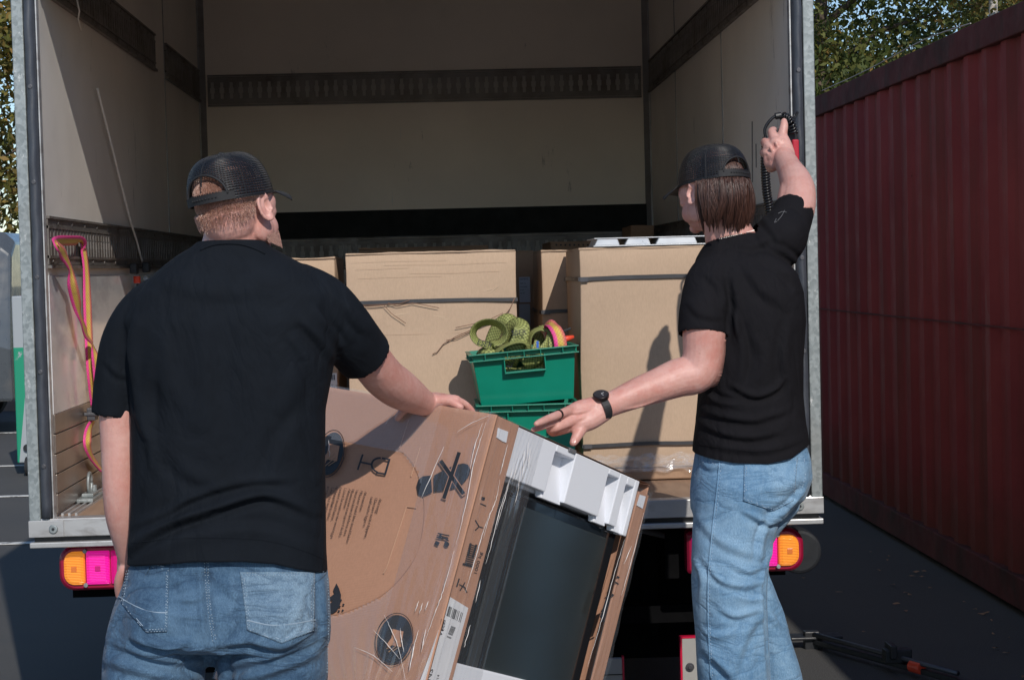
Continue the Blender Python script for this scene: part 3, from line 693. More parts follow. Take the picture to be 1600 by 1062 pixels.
# base carton under the big right one
a, c = P(890, 700, 6.26), P(1116, 700, 6.26)
base = Thing('carton_tray', 'flat brown tray under the tallest carton, wrapped in film', 'tray', ((a.x+c.x)/2, 6.5, FZ))
base.part('body', MB().box((a.x+.02, 6.27, FZ+.004), (c.x+.01, 6.93, FZ+.042)), M_CBD, bevel=.006)
def filmmat(name, op=.03, rough=.16, col=(1,1,1), k=1.0):
    t = NT(name); tr = t.n('BsdfTransparent'); tr.inputs[0].default_value = c4(.97)
    gl = t.n('BsdfGlossy'); gl.inputs['Roughness'].default_value = rough; gl.inputs[0].default_value = c4(col)
    nr = t.bump(t.noise(9*k, 4, t.co((2.5, 1, 1), (0, .4, .3)), .5, .5), .35*k, .01); t.l(nr, gl.inputs['Normal'])
    lw = t.n('LayerWeight'); lw.inputs['Blend'].default_value = .5; t.l(nr, lw.inputs['Normal']); fr = t.math('ADD', t.math('MULTIPLY', t.math('POWER', lw.outputs['Facing'], 3.5), .45), .06)
    df = t.n('BsdfDiffuse'); df.inputs[0].default_value = c4((.85,.86,.9)); 
    m0 = t.n('MixShader'); m0.inputs[0].default_value = op; t.l(tr.outputs[0], m0.inputs[1]); t.l(df.outputs[0], m0.inputs[2])
    mx = t.n('MixShader'); t.l(fr, mx.inputs[0]); t.l(m0.outputs[0], mx.inputs[1]); t.l(gl.outputs[0], mx.inputs[2])
    t.l(mx.outputs[0], t.t.nodes['Material Output'].inputs[0]); return t.m
M_FILM = filmmat('stretch_film'); M_FILM2 = filmmat('crumpled_film', .13, .14, k=2)
fb = MB()
for r_ in range(9):      # crumpled film round the foot of the big carton
    z0 = FZ+.034+.006*r_; pts = []
    for i in range(40):
        x = a.x+(c.x-a.x)*i/39; q = Vector((x*14, r_*3.1, 0))
        pts.append(Vector((x+.02, 6.268-.012-.014*abs(noise.noise(q)), z0+.018*noise.noise(q*1.3+Vector((0,0,4)))+ (.02*math.exp(-((x-c.x+.05)/.08)**2)+.03*math.exp(-((x-a.x-.05)/.05)**2))*noise.noise(q*2))))
    v = [];
    for i, p in enumerate(pts): v += [p, p+Vector((0, .008*noise.noise(p*40), .012))]
    fb.add(v, [(2*i, 2*i+2, 2*i+3, 2*i+1) for i in range(39)])
base.part('crumpled_film', fb, M_FILM2)
# perforated strip on back carton, labels
pf = MB()
for i in range(26):
    q = P(868+i*7, 384, 8.54); pf.box((q.x, 8.536, q.z), (q.x+.008, 8.5405, q.z+.008))
b1[0].part('perforation', pf, M_BLK)
FONT = None
def textmesh(s, size, o, ax, up, depth=.0004, align='LEFT'):
    "flat lettering as an MB: baseline along ax, glyphs rising along up"
    cu = bpy.data.curves.new('t', 'FONT'); cu.body = s; cu.size = size; cu.align_x = align; cu.resolution_u = 3; cu.extrude = depth/size if False else depth
    ob = bpy.data.objects.new('t', cu); COL.objects.link(ob); me = evaluate(ob)
    nn = ax.cross(up).normalized(); R = Matrix((ax, up, nn)).transposed()
    mb = MB().add([Vector(o)+R @ v.co for v in me.vertices], [tuple(p.vertices) for p in me.polygons])
    bpy.data.objects.remove(ob); bpy.data.curves.remove(cu); bpy.data.meshes.remove(me); return mb
def merge(*m):
    o = MB()
    for q in m: o.add(q.v, q.f)
    return o
Zp = Vector((0,0,1))
# barcode label on left carton
p = P(511, 583, 6.885); q = P(530, 609, 6.885)
lab = lf[0].part('label', MB().box((p.x, 6.885, q.z), (lf[2].x-.004, 6.889, p.z)), M_WHITE)
bars = MB(); x = p.x+.010
while x < lf[2].x-.012:
    w_ = random.choice((.0012, .002, .003)); bars.box((x, 6.8835, p.z-.026), (x+w_, 6.8845, p.z-.006)); x += w_+random.choice((.0015, .0025))
lf[0].part('barcode', bars, M_INK, lab)
lf[0].part('lettering', merge(textmesh('5033', .016, (p.x+.012, 6.884, q.z+.004), Zp, -Xp), *[textmesh(s, .006, (p.x+.02+i*.008, 6.884, q.z+.004), Zp, -Xp) for i, s in enumerate(('OU-KA', '42/17', 'A-118'))]), M_INK, lab)
# label on dark carton
p = P(811, 433, 7.735); q = P(829, 472, 7.735)
lab = dk[0].part('label', MB().box((p.x, 7.735, q.z), (q.x, 7.739, p.z)), pm('label_grey_blue', (.45,.48,.55)))
dk[0].part('lettering', merge(textmesh('SIEMENS', .0105, (p.x+.001, 7.734, p.z-.012), Xp, Zp), *[textmesh(s, .008, (p.x+.003, 7.734, p.z-.03-i*.014), Xp, Zp) for i, s in enumerate(('WM 14', 'frontlader', 'E-Nr.', 'FD 96'))]), M_INK, lab)
p = P(811, 475, 7.735); q = P(829, 515, 7.735); dk[0].part('label', MB().box((p.x, 7.735, q.z), (q.x, 7.739, p.z)), pm('label_grey', (.38,.40,.44)), label='blank lower label')
# creases and scuffs pressed into the plain carton
def strand(pts, Y, r, name=None): return MB().tube([P(x, y, Y) for x, y in pts], r, 5)
M_TWINE = pm('brown_twine', (.20, .11, .075), .3, 30, .8, bump=0)
tw = Thing('twine', 'thin brown twine trailing from the band of the plain tall carton', 'twine', P(805, 466, 6.488))
for i, pts in enumerate(([(804, 466), (797, 482), (785, 497), (760, 505), (737, 515), (712, 526), (693, 537), (683, 550), (676, 553)], [(786, 489), (765, 499), (735, 507), (712, 512)], [(745, 513), (715, 528), (697, 532)], [(640, 469), (625, 474), (590, 476), (566, 477)], [(570, 479), (600, 477), (612, 490), (634, 505)], [(606, 473), (620, 478), (645, 473), (686, 481)])):
    tw.part('strand', strand(pts, 6.483, .0013 if i else .0017), M_TWINE, smooth=True)
M_SCUF = pm('scuff_pale', (.60, .47, .34), .1, 20, .8)
for pts in ([(612, 493), (626, 491), (640, 490)], [(677, 493), (695, 496)], [(685, 495), (700, 499)], [(756, 455), (770, 452)], [(765, 458), (779, 447)]): bigL[0].part('scuff_mark', MB().tube([P(x, y, 6.4955) for x, y in pts], .0011, 5), M_SCUF)
for z_, x0, x1 in ((409, 548, 700), (414, 600, 792), (420, 556, 640), (427, 640, 780), (434, 560, 690), (524, 560, 735), (700, 575, 640)):
    bigL[0].part('fold_line', MB().tube([P(x0, z_, 6.4940), P((x0+x1)/2, z_-(x1-x0)*.012+.5, 6.4940), P(x1, z_-(x1-x0)*.024, 6.4940)], .00035, 5), M_CB)
# grey formed tray on the big carton
a, c = P(927, 381, 6.33), P(1112, 378, 6.33); zt = bigR[3]+.004
tray = Thing('metal_tray', 'pale grey formed sheet metal tray lying on top of the tallest carton', 'tray', ((a.x+c.x)/2, 6.45, zt))
M_SHEET = pm('pale_sheet', (.50, .53, .57), .06, 6, .35, metal=.25, bump=.05)
tray.part('plate', MB().box((a.x, 6.33, zt), (c.x, 6.66, zt+.004)), M_SHEET, bevel=.001)
xs = [a.x+.004, a.x+.095, a.x+.112, a.x+.205, a.x+.222, c.x-.05]
for i in range(3):
    x0, x1 = xs[2*i], xs[2*i+1]
    tray.part('raised_fold', MB().loft([[Vector((x0, 6.335, zt+.004)), Vector((x1, 6.335, zt+.004)), Vector((x1, 6.6, zt+.004)), Vector((x0, 6.6, zt+.004))],
         [Vector((x0+.012, 6.338, zt+.027)), Vector((x1-.008, 6.338, zt+.027)), Vector((x1-.008, 6.6, zt+.027)), Vector((x0+.012, 6.6, zt+.027))]]), M_SHEET, bevel=.003)
tray.part('top_sheet', MB().box((a.x+.004, 6.336, zt+.0275), (c.x, 6.66, zt+.031)), M_SHEET, bevel=.001)

# green crates
def greenm():
    t = NT('green_plastic'); c = t.ramp(t.noise(4, 5), [(.3, (.0, .185, .115)), (.7, (.002, .235, .155))])
    c = t.mix(t.ramp(t.noise(9, 9, t.co((1,1,3)), .8), [(.64, 0), (.70, .4)]), c, (.12, .36, .28))
    t.set('Base Color', c).set('Roughness', .34).set('Normal', t.bump(t.noise(9, 4), .1, .004)); return t.m
M_GREEN = greenm()
def crate(label, Mx, W, D, H, open_handle):
    "Mx maps local (x right, y back, z up; origin front bottom centre) to world"
    t = Thing('plastic_crate', label, 'crate', Mx @ Vector((0, D/2, 0)), 'green crates stacked between the cartons')
    def q(mb): return mb.xform(Mx)
    tw_ = .004; k = .90; ky = .03
    def wallring(z, s, th=0): 
        hx = W/2*(k+(1-k)*z/H)*s-th; y0 = ky*(1-z/H)+th+.01; y1 = D-ky*(1-z/H)-th-.01; return [Vector((-hx, y0, z)), Vector((hx, y0, z)), Vector((hx, y1, z)), Vector((-hx, y1, z))]
    def X(r, i, u): return r[i].lerp(r[(i+1) % 4], u)
    zs = [0, H*.55, H*.86, H]
    # walls: front wall with hand hole
    hx = .068; hz0, hz1 = H*.62, H*.90
    def front(x, z): y = ky*(1-z/H)+.01; return Vector((x, y, z))
    def hw(z): return W/2*(k+(1-k)*z/H)
    b = MB()
    def quadp(x0, x1, z0, z1, f=front, lo=None):
        p = [f(x0(z0) if callable(x0) else x0, z0), f(x1(z0) if callable(x1) else x1, z0), f(x1(z1) if callable(x1) else x1, z1), f(x0(z1) if callable(x0) else x0, z1)]
        b.add(p, [(0,1,2,3)])
    neg = lambda z: -hw(z)
    if open_handle:
        quadp(neg, hw, 0, hz0); quadp(neg, -hx, hz0, hz1); quadp(hx, hw, hz0, hz1); quadp(neg, hw, hz1, H)
    else: quadp(neg, hw, 0, H)
    for i in (1, 2, 3):
        r0, r1 = wallring(0, 1), wallring(H, 1); b.add([r0[i], r0[(i+1)%4], r1[(i+1)%4], r1[i]], [(0,1,2,3)])
    r0 = wallring(.004, 1); b.add(r0, [(0,1,2,3)])
    bmx = bmesh.new(); me = b.mesh('walls'); bmx.from_mesh(me); bmesh.ops.remove_doubles(bmx, verts=bmx.verts, dist=.0005); bmesh.ops.recalc_face_normals(bmx, faces=bmx.faces); bmx.to_mesh(me); bmx.free()
    me.transform(Mx); me.transform(Matrix.Translation(-t.loc))
    o = t.part('walls', me, M_GREEN); s_ = o.modifiers.new('s', 'SOLIDIFY'); s_.thickness = .0035; s_.offset = 0
    # rim: two flanges and ribs between
    rim = MB()
    for z, e in ((H-.004, .012), (H-.026, .012)):
        hxx = W/2+e
        for (x0, y0, x1, y1) in ((-hxx, -e, hxx, .010), (-hxx, D-.010, hxx, D+e), (-hxx, .010, -hw(z)+.001, D-.010), (hw(z)-.001, .010, hxx, D-.010)):
            rim.box((x0, y0, z), (x1, y1, z+.0035))
    t.part('rim', q(rim), M_GREEN, bevel=.0012)
    for i, u in enumerate((-.42, -.18, .0, .18, .42)): t.part('rib', q(MB().box((u*W*.9-.0012, -.010, H-.0225), (u*W*.9+.0012, .011, H-.004))), M_GREEN)
    for u in (.2, .5, .8):
        for s in (-1, 1): t.part('rib', q(MB().box((min(s*(W/2-.005), s*(W/2+.011)), u*D-.0012, H-.0225), (max(s*(W/2-.005), s*(W/2+.011)), u*D+.0012, H-.004))), M_GREEN)
    hd = MB()   # raised frame round the hand grip
    for x0, x1, z0, z1 in ((-hx-.004, -hx, hz0-.004, hz1), (hx, hx+.004, hz0-.004, hz1), (-hx-.004, hx+.004, hz0-.006, hz0-.001)):
        hd.box((x0, -.008, z0), (x1, ky*(1-z0/H)+.012, z1))
    t.part('grip_frame', q(hd), M_GREEN, bevel=.001)
    return t
cY = 6.14
a, c = P(733, 578, cY), P(893, 560, cY)
ct = (a+c)/2; H1 = .185
Rt = Matrix.Rotation(-.068, 4, 'Y') @ Matrix.Rotation(.03, 4, 'Z')
p0 = P(826, 632, cY)
crate('tilted open green crate piled with lashing straps', Matrix.Translation(Vector((p0.x, cY, p0.z+.004))) @ Rt, .355, .30, H1, True)
a, c = P(746, 634, cY-.02), P(904, 630, cY-.02); zt2 = (a.z+c.z)/2
crate('lower green crate with closed grip, standing on the deck', Matrix.Translation(Vector(((a.x+c.x)/2, cY-.02, FZ+.002))), c.x-a.x-.012, .33, zt2-FZ, False)

# webbing
def webm(name, base, edge, k=1):
    t = NT(name); n = t.n('TexNoise'); uv = t.co((1,1,1), src='UV'); s = t.n('SeparateXYZ'); t.l(uv, s.inputs[0])
    wv = t.n('TexChecker'); wv.inputs['Scale'].default_value = 1; t.l(t.co((170, 7, 1), src='UV'), wv.inputs['Vector'])
    c = t.mix(wv.outputs['Fac'], sc(base, 1.15), sc(base, .50 if edge is None else .62))
    e = t.math('ABSOLUTE', t.math('SUBTRACT', s.outputs['Y'], .5)); 
    if edge is None: c = t.mix(t.math('GREATER_THAN', e, .46), c, sc(base, .45))
    else: c = t.ramp(s.outputs['Y'], edge); c = t.mix(t.math('MULTIPLY', wv.outputs['Fac'], .25), c, (.1,.03,.02))
    c = t.mix(t.ramp(t.noise(30, 6), [(.5, 0), (.75, .35)]), c, sc(base, .35))
    t.set('Base Color', c).set('Roughness', .65).set('Normal', t.bump(wv.outputs['Fac'], .3, .001)); return t.m
M_WEB = webm('webbing_olive', (.31, .34, .11), None)
M_PINK = webm('webbing_pink_yellow', (.8,.2,.3), [(0, (.80,.05,.28)), (.24, (.85,.07,.33)), (.36, (.66,.42,.07)), (.66, (.68,.50,.11)), (.80, (.72,.26,.12)), (1, (.74,.16,.22))])
def ribbon(ctrl, W, n=8, th=.0016):
    "ctrl: (px, py, Y, k) - k 1: broad side to the viewer, 0: edge on; may be negative. returns mesh with UV"
    cp = catmull([tuple(P(x, y, Y)) + (k,) for x, y, Y, k in ctrl], n); N = len(cp); pts = [Vector(c[:3]) for c in cp]; V = []; uv = []
    L = 0
    for i, p in enumerate(pts):
        t_ = (pts[min(i+1, N-1)]-pts[max(i-1, 0)]).normalized(); k = cp[i][3]
        if i: L += (p-pts[i-1]).length
        vd = (p-EYEV).normalized(); pw = t_.cross(vd).normalized(); q = math.asin(max(-1, min(1, k)))
        wdir = pw*math.sin(q) + (vd - t_*vd.dot(t_)).normalized()*math.cos(q)
        for u in (0, .25, .5, .75, 1): V.append(p + wdir*W*(u-.5)); uv.append((L, u))
    Fc = []
    for i in range(N-1):
        for j in range(4): Fc.append((i*5+j, i*5+j+1, i*5+j+6, i*5+j+5))
    me = bpy.data.meshes.new('webbing'); me.from_pydata([tuple(v) for v in V], [], Fc); lay = me.uv_layers.new(name='UVMap')
    for l in me.loops: lay.data[l.index].uv = uv[l.vertex_index]
    for p in me.polygons: p.use_smooth = True
    return me, pts
def strap(name, label, ctrl, W, mat, n=8, group=None, cat='strap'):
    me, pts = ribbon(ctrl, W, n); o = Thing(name, label, cat, pts[0], group); me.transform(Matrix.Translation(-o.loc))
    w_ = o.part('webbing', me, mat); m = w_.modifiers.new('s', 'SOLIDIFY'); m.thickness = .002; m.offset = 0
    return o
G1 = 'lashing straps heaped in the upper green crate'
def loop(cx, cy, rx, ry, Y, dy, k, a0=0, a1=360, n=12, kk=0.): 
    return [(cx+rx*math.cos(math.radians(a)), cy-ry*math.sin(math.radians(a)), Y+dy*math.sin(math.radians(a)), k+kk*math.sin(math.radians(a))) for a in [a0+(a1-a0)*i/n for i in range(n+1)]]
s1 = strap('lashing_strap', 'olive lashing strap curled into a round loop at the left of the heap', [(786, 560, 6.27, .4)]+loop(764, 521, 25, 18, 6.24, .0, .38, -75, 255, 14)+[(778, 548, 6.26, .5), (790, 558, 6.3, .5)], .058, M_WEB, group=G1)
s9 = strap('lashing_strap', 'olive lashing strap standing highest, behind the round loop', [(764, 552, 6.36, .9), (770, 528, 6.35, .9), (780, 508, 6.33, .85), (793, 499, 6.31, .8), (806, 510, 6.33, .85), (812, 535, 6.36, .9)], .052, M_WEB, group=G1)
s2 = strap('lashing_strap', 'olive lashing strap with big black letters folded down over the middle of the heap', [(796, 545, 6.30, .85), (798, 518, 6.27, .85), (806, 507, 6.23, .6), (815, 511, 6.20, .9), (813, 528, 6.185, .96), (805, 546, 6.185, .96), (797, 564, 6.20, .96), (791, 584, 6.24, .9)], .060, M_WEB, group=G1)
s3 = strap('lashing_strap', 'olive lashing strap arching flat across the front of the heap', [(762, 568, 6.22, .35), (776, 549, 6.19, .28), (795, 537, 6.175, .22), (815, 533, 6.175, .25), (825, 542, 6.19, .35), (824, 568, 6.22, .4)], .05, M_WEB, group=G1)
s4 = strap('lashing_strap', 'olive lashing strap in a broad bow at the right of the heap', [(826, 568, 6.27, .6), (825, 535, 6.27, .45), (832, 519, 6.27, .3), (846, 513, 6.27, .28), (860, 519, 6.26, .45), (861, 534, 6.22, .8), (850, 550, 6.19, .92), (836, 562, 6.19, .9), (820, 572, 6.2, .8)], .052, M_WEB, group=G1)
s10 = strap('lashing_strap', 'olive lashing strap slanting down inside the broad bow', [(836, 520, 6.32, .8), (843, 530, 6.3, .9), (838, 548, 6.28, .9), (828, 566, 6.26, .8)], .04, M_WEB, group=G1)
s11 = strap('lashing_strap', 'olive lashing strap dropping steeply beside the pink and yellow one', [(850, 508, 6.3, .5), (863, 516, 6.24, .9), (866, 540, 6.2, .9), (860, 568, 6.22, .8)], .045, M_WEB, group=G1)
s5 = strap('lashing_strap', 'olive lashing strap lying flat along the left rim of the crate', [(750, 584, 6.24, .8), (756, 565, 6.22, .85), (762, 556, 6.2, .9), (778, 561, 6.2, .9), (792, 576, 6.22, .8)], .055, M_WEB, group=G1)
s12 = strap('lashing_strap', 'short olive strap end standing up in the left corner of the crate', [(754, 585, 6.3, .9), (750, 564, 6.27, .9), (756, 551, 6.27, .8), (764, 562, 6.28, .85)], .045, M_WEB, group=G1)
s6 = strap('lashing_strap', 'olive lashing strap showing through the grip hole of the crate', [(765, 592, 6.22, .8), (785, 580, 6.20, .9), (805, 584, 6.20, .85), (825, 579, 6.21, .9), (845, 568, 6.22, .9), (858, 566, 6.24, .8)], .05, M_WEB, group=G1)
s7 = strap('lashing_strap', 'pink and yellow lashing strap bent over the right end of the heap', [(852, 516, 6.32, .5), (858, 507, 6.27, .3), (866, 511, 6.21, .75), (873, 524, 6.19, .9), (876, 540, 6.185, .95), (876, 556, 6.20, .9), (870, 572, 6.24, .6)], .046, M_PINK, group=G1)
s8 = strap('lashing_strap', 'dark olive lashing strap low in the crate behind the others', [(762, 585, 6.34, .7), (780, 568, 6.38, .8), (810, 556, 6.38, .7), (850, 562, 6.36, .8), (872, 558, 6.35, .7)], .055, M_WEB, group=G1)
bl = P(840, 538, 6.17); s4.part('blue_tag', MB().box(bl-Vector((.004,.001,.012)), bl+Vector((.004,.001,.012))), pm('blue_tag', (.03,.12,.5)))
def lettering(th, s, px0, py0, px1, py1, Y, size):
    a, b = P(px0, py0, Y), P(px1, py1, Y); ax = (b-a).normalized(); n_ = (EYEV-a).normalized(); up = n_.cross(ax).normalized(); nn = ax.cross(up)
    th.part('lettering', textmesh(s, size, a - up*size*.35, ax, up, .0006), M_INK)
lettering(s2, 'SSER', 799, 520, 829, 518, 6.165, .026); lettering(s2, 'ELES', 794, 574, 811, 536, 6.160, .028); lettering(s1, 'ESER', 746, 533, 772, 541, 6.20, .026)
hk = P(884, 528, 6.28)
rh = Thing('ratchet_buckle', 'red and black ratchet handle in the shade at the right end of the heap', 'ratchet', hk)
rh.part('handle', MB().tube([P(876, 533, 6.26), P(885, 529, 6.26), P(896, 526, 6.27)], [.008, .011, .006], 10), M_BRED, smooth=True)
rh.part('lever', MB().obox(P(880, 520, 6.3), Vector((.03,0,.012)), Vector((0,.03,0)), Vector((-.003,0,.008))), M_BLK, bevel=.002)

# strap hanging on the left wall, cord and clips
WY = lambda px, py, off=.02: onplane(px, py, Vector((IL+off, 0, 0)), Vector((1,0,0)))
def wctrl(px, py, off, k): p = WY(px, py, off); return (px, py, p.y, k)
hs = strap('hanging_strap', 'pink and yellow lashing strap looped through the rail on the left wall', [wctrl(128, 386, .02, .3), wctrl(126, 377, .025, .85), wctrl(108, 376, .03, .9), wctrl(90, 377, .035, .9), wctrl(88, 382, .05, .4), wctrl(98, 396, .05, .8), wctrl(109, 418, .05, .35), wctrl(113, 445, .05, .9), wctrl(120, 475, .05, .85), wctrl(126, 497, .05, .3), wctrl(134, 520, .05, .5), wctrl(143, 536, .05, .1), wctrl(149, 560, .06, .7), wctrl(152, 600, .06, .6), wctrl(149, 640, .05, .4)], .036, M_PINK, 10)
me, pts = ribbon([wctrl(126, 378, .02, .2), wctrl(130, 390, .025, .55), wctrl(134, 420, .03, .6), wctrl(136, 470, .03, .8), wctrl(138, 520, .03, .8), wctrl(141, 580, .035, .75), wctrl(146, 632, .035, .6)], .034, 10)
me.transform(Matrix.Translation(-hs.loc)); q_ = hs.part('webbing', me, M_PINK); m = q_.modifiers.new('s', 'SOLIDIFY'); m.thickness = .002
me, pts = ribbon([wctrl(148, 655, .03, .3), wctrl(139, 670, .03, .7), wctrl(136, 692, .03, .8), wctrl(142, 712, .03, .5), wctrl(153, 728, .03, .4), wctrl(160, 735, .03, .3)], .034, 10)
me.transform(Matrix.Translation(-hs.loc)); q_ = hs.part('webbing', me, M_PINK); m = q_.modifiers.new('s', 'SOLIDIFY'); m.thickness = .002
bk = WY(147, 646, .04); hs.part('buckle', MB().box(bk-Vector((.02,.03,.022)), bk+Vector((.008,.03,.022))).box(bk-Vector((.03,.034,.006)), bk+Vector((.016,.034,.006))), M_STEEL, bevel=.003)
M_CORD = pm('pale_cord', (.80, .78, .74), .1, 30, .7, bump=0)
cd = Thing('cord', 'thin pale cord hanging down the left wall to a black clip', 'cord', WY(152, 138, .01))
cd.part('cord', MB().tube([Vector(p) for p in catmull([tuple(WY(x, y, .018)) for x, y in ((152, 138), (165, 190), (180, 250), (195, 310), (206, 352), (214, 378), (219, 398), (222, 408))], 5)], .0045, 8), M_CORD, smooth=True)
cd.part('cord', MB().tube([WY(120, 0, .03), WY(124, 18, .03), WY(122, 30, .018), WY(127, 48, .012)], .003, 8), M_CORD, smooth=True, label='short upper end of the cord')
cp = WY(216, 418, .04)
cl = Thing('strap_clip', 'black clips with a red grip hooked on the lower rail at the left wall', 'clip', cp)
for x, y in ((209, 420), (228, 418)):
    p = WY(x, y, .04); cl.part('clip', MB().box(p-Vector((.012,.03,.02)), p+Vector((.016,.03,.022))), M_BLK, bevel=.006)
p = WY(214, 436, .045); cl.part('grip', MB().tube([p+Vector((0,0,.012)), p-Vector((0,0,.016))], .014, 14), M_BRED, bevel=.003)
p = WY(217, 448, .045); cl.part('stem', MB().tube([p+Vector((0,0,.012)), p-Vector((0,0,.03))], .010, 10), M_BLK)
p = WY(229, 440, .05); cl.part('white_tab', MB().tube([p+Vector((0,-.02,.016)), p+Vector((0,.03,-.02))], .010, 10), pm('white_plastic', (.7,.7,.7)), smooth=True)
# long bar lying on the left boxes below the rail

# lift control with coiled cable on the right post
rp = P(1237, 222, 5.70)
lc = Thing('lift_control', 'black and red lift control on the right post with a black coiled cable', 'control', rp)
lc.part('housing', MB().box(rp-Vector((.038,.02,.075)), rp+Vector((.018,.05,.05))), M_BLK, bevel=.012)
p = P(1243, 243, 5.66); lc.part('red_cover', MB().box(p-Vector((.012,.012,.035)), p+Vector((.010,.02,.05))), pm('red_cover', (.45,.01,.03)), bevel=.005)
def coil(path, R_, r, turns, seg=10):
    path = [Vector(p) for p in catmull([tuple(p) for p in path], 14)]; L = [0]
    for i in range(1, len(path)): L.append(L[-1]+(path[i]-path[i-1]).length)
    pts = []; N = turns*seg
    u = Vector((1,0,0))
    for i in range(N+1):
        s = L[-1]*i/N; j = max(k for k in range(len(L)) if L[k] <= s+1e-9); j = min(j, len(path)-2); f = (s-L[j])/max(1e-9, L[j+1]-L[j])
        c = path[j].lerp(path[j+1], f); t_ = (path[j+1]-path[j]).normalized(); u = (u-t_*u.dot(t_)).normalized(); v = t_.cross(u); q = 2*math.pi*i/seg
        pts.append(c+u*R_*math.cos(q)+v*R_*math.sin(q))
    return MB().tube(pts, r, 6)
M_CBL = pm('cable_black', (.012,.012,.014), .2, 20, .3, bump=0)
cy = 5.62
lc.part('coiled_cable', coil([P(1199, 215, cy), P(1196, 240, cy), P(1196, 270, cy), P(1198, 300, cy), P(1202, 325, cy), P(1204, 345, cy)], .0115, .0042, 30), M_CBL, smooth=True)
lc.part('coiled_cable', coil([P(1222, 181, cy+.02), P(1231, 186, cy+.03), P(1237, 196, cy+.03), P(1240, 208, cy+.04)], .0115, .0042, 8), M_CBL, smooth=True)
lc.part('cable', MB().tube([Vector(q) for q in catmull([tuple(P(x, y, cy+.01)) for x, y in ((1197, 218), (1195, 203), (1201, 191), (1211, 182), (1222, 180))], 5)], .0048, 8), M_CBL, smooth=True)
lc.part('cable_collar', MB().tube([P(1211, 182, cy+.01), P(1221, 180, cy+.01)], .0105, 12), M_BLK, bevel=.002)
lc.part('cable', MB().tube([P(1235, 194, cy+.04), P(1246, 176, cy+.1)], .0045, 8), M_CBL, smooth=True)
for x, y0, y1 in ((1175, 190, 285), (1181, 225, 262)):   # thin dark scratch strips on the right wall
    a, b = onplane(x, y0, Vector((IR-.003,0,0)), Xp), onplane(x+.5, y1, Vector((IR-.003,0,0)), Xp)
    tr('scratch', MB().tube([a, b], .002, 5), M_RAIL)
# ------------------------------------------------------------------ tilted carton in the foreground
def cv(x, dn, dep): return MT @ Vector((x, -dn, -dep))     # image right, image down, away
a_ = cv(.795, .106, -.597).normalized(); u_ = cv(-.2525, .953, -.168); u_ = (u_-a_*u_.dot(a_)).normalized(); b_ = cv(.551, .284, .785); b_ = (b_-a_*b_.dot(a_)-u_*b_.dot(u_)).normalized()
C0 = P(775, 648, 4.36); LA, LB, LU = .66, .775, .80
nA = -b_; nB = a_                                 # outward normals of the two faces seen
O_ = C0 + u_*LU
print('carton px', [tuple(round(x) for x in PIX([p])[0]) for p in (C0-a_*LA, C0, C0+b_*LB, C0+u_*LU, C0+b_*LB+u_*LU, C0-a_*LA+u_*LU)], 'lowest z', round(O_.z,2))
CT = Thing('appliance_carton', 'large film-wrapped brown carton tipped on edge, open side showing a black appliance in foam', 'carton', Vector((O_.x, O_.y, max(0, O_.z))))
cp_ = CT.part
def fA(s, t, o=0): return C0 - a_*s + u_*t + nA*o          # s leftwards from the corner
def fB(s, t, o=0): return C0 + b_*s + u_*t + nB*o          # s rightwards from the corner
def pA(px, py, o=0):
    p = onplane(px, py, C0, nA); d = p-C0; return fA(-d.dot(a_), d.dot(u_), o)
def pB(px, py, o=0):
    p = onplane(px, py, C0, nB); d = p-C0; return fB(d.dot(b_), d.dot(u_), o)
def stB(px, py): d = onplane(px, py, C0, nB)-C0; return d.dot(b_), d.dot(u_)
def sheet(f, s0, s1, t0, t1, ns, nt_, disp, th=.006):
    v = []; fc = []
    for i in range(ns+1):
        for j in range(nt_+1):
            s = s0+(s1-s0)*i/ns; t = t0+(t1-t0)*j/nt_; v.append(f(s, t, disp(s, t)))
    for i in range(ns):
        for j in range(nt_): k = i*(nt_+1)+j; fc.append((k, k+nt_+1, k+nt_+2, k+1))
    return MB().add(v, fc)
# body: rounded box of cardboard with dents
def dentA(s, t):
    q = Vector((s*6, t*6, 1)); d = .0025*noise.noise(q) + .0035*noise.noise(q*.4)
    return d
def soft(me, amt=.004, fr=5):
    pass
th = .007
sB0, _ = stB(806, 700); sB1, tmp = stB(985, 790); sB0b, _ = stB(720, 1000); 
sW0 = (sB0+sB0b)/2; sW1 = LB-.055
print('window s', round(sW0,3), round(sW1,3), stB(812,664), stB(985,745), stB(1012,770), stB(958,800), stB(800,720), stB(900,1040), stB(700,1030))
faceA = sheet(fA, -.004, LA, 0, LU, 60, 70, lambda s, t: dentA(s, t)*min(1, max(0, s)*8)*min(1, t*9+.1))
o = cp_('front_panel', faceA, M_CBO, smooth=True); m = o.modifiers.new('s', 'SOLIDIFY'); m.thickness = th; m.offset = 1 if False else 0
def plate(s0, s1, t0, t1, name, f=fB, out=0, mat=None, parent=None, tt=th): return cp_(name, MB().obox(f(s0, t0, out-tt), f(s1, t0, out-tt)-f(s0, t0, out-tt), f(s0, t1, out-tt)-f(s0, t0, out-tt), (f(s0,t0,out)-f(s0,t0,out-tt))), mat or M_CBO, parent, bevel=.002)
plate(.003, sW0, .0, LU, 'side_strip'); plate(sW1, LB, .03, LU, 'side_strip')
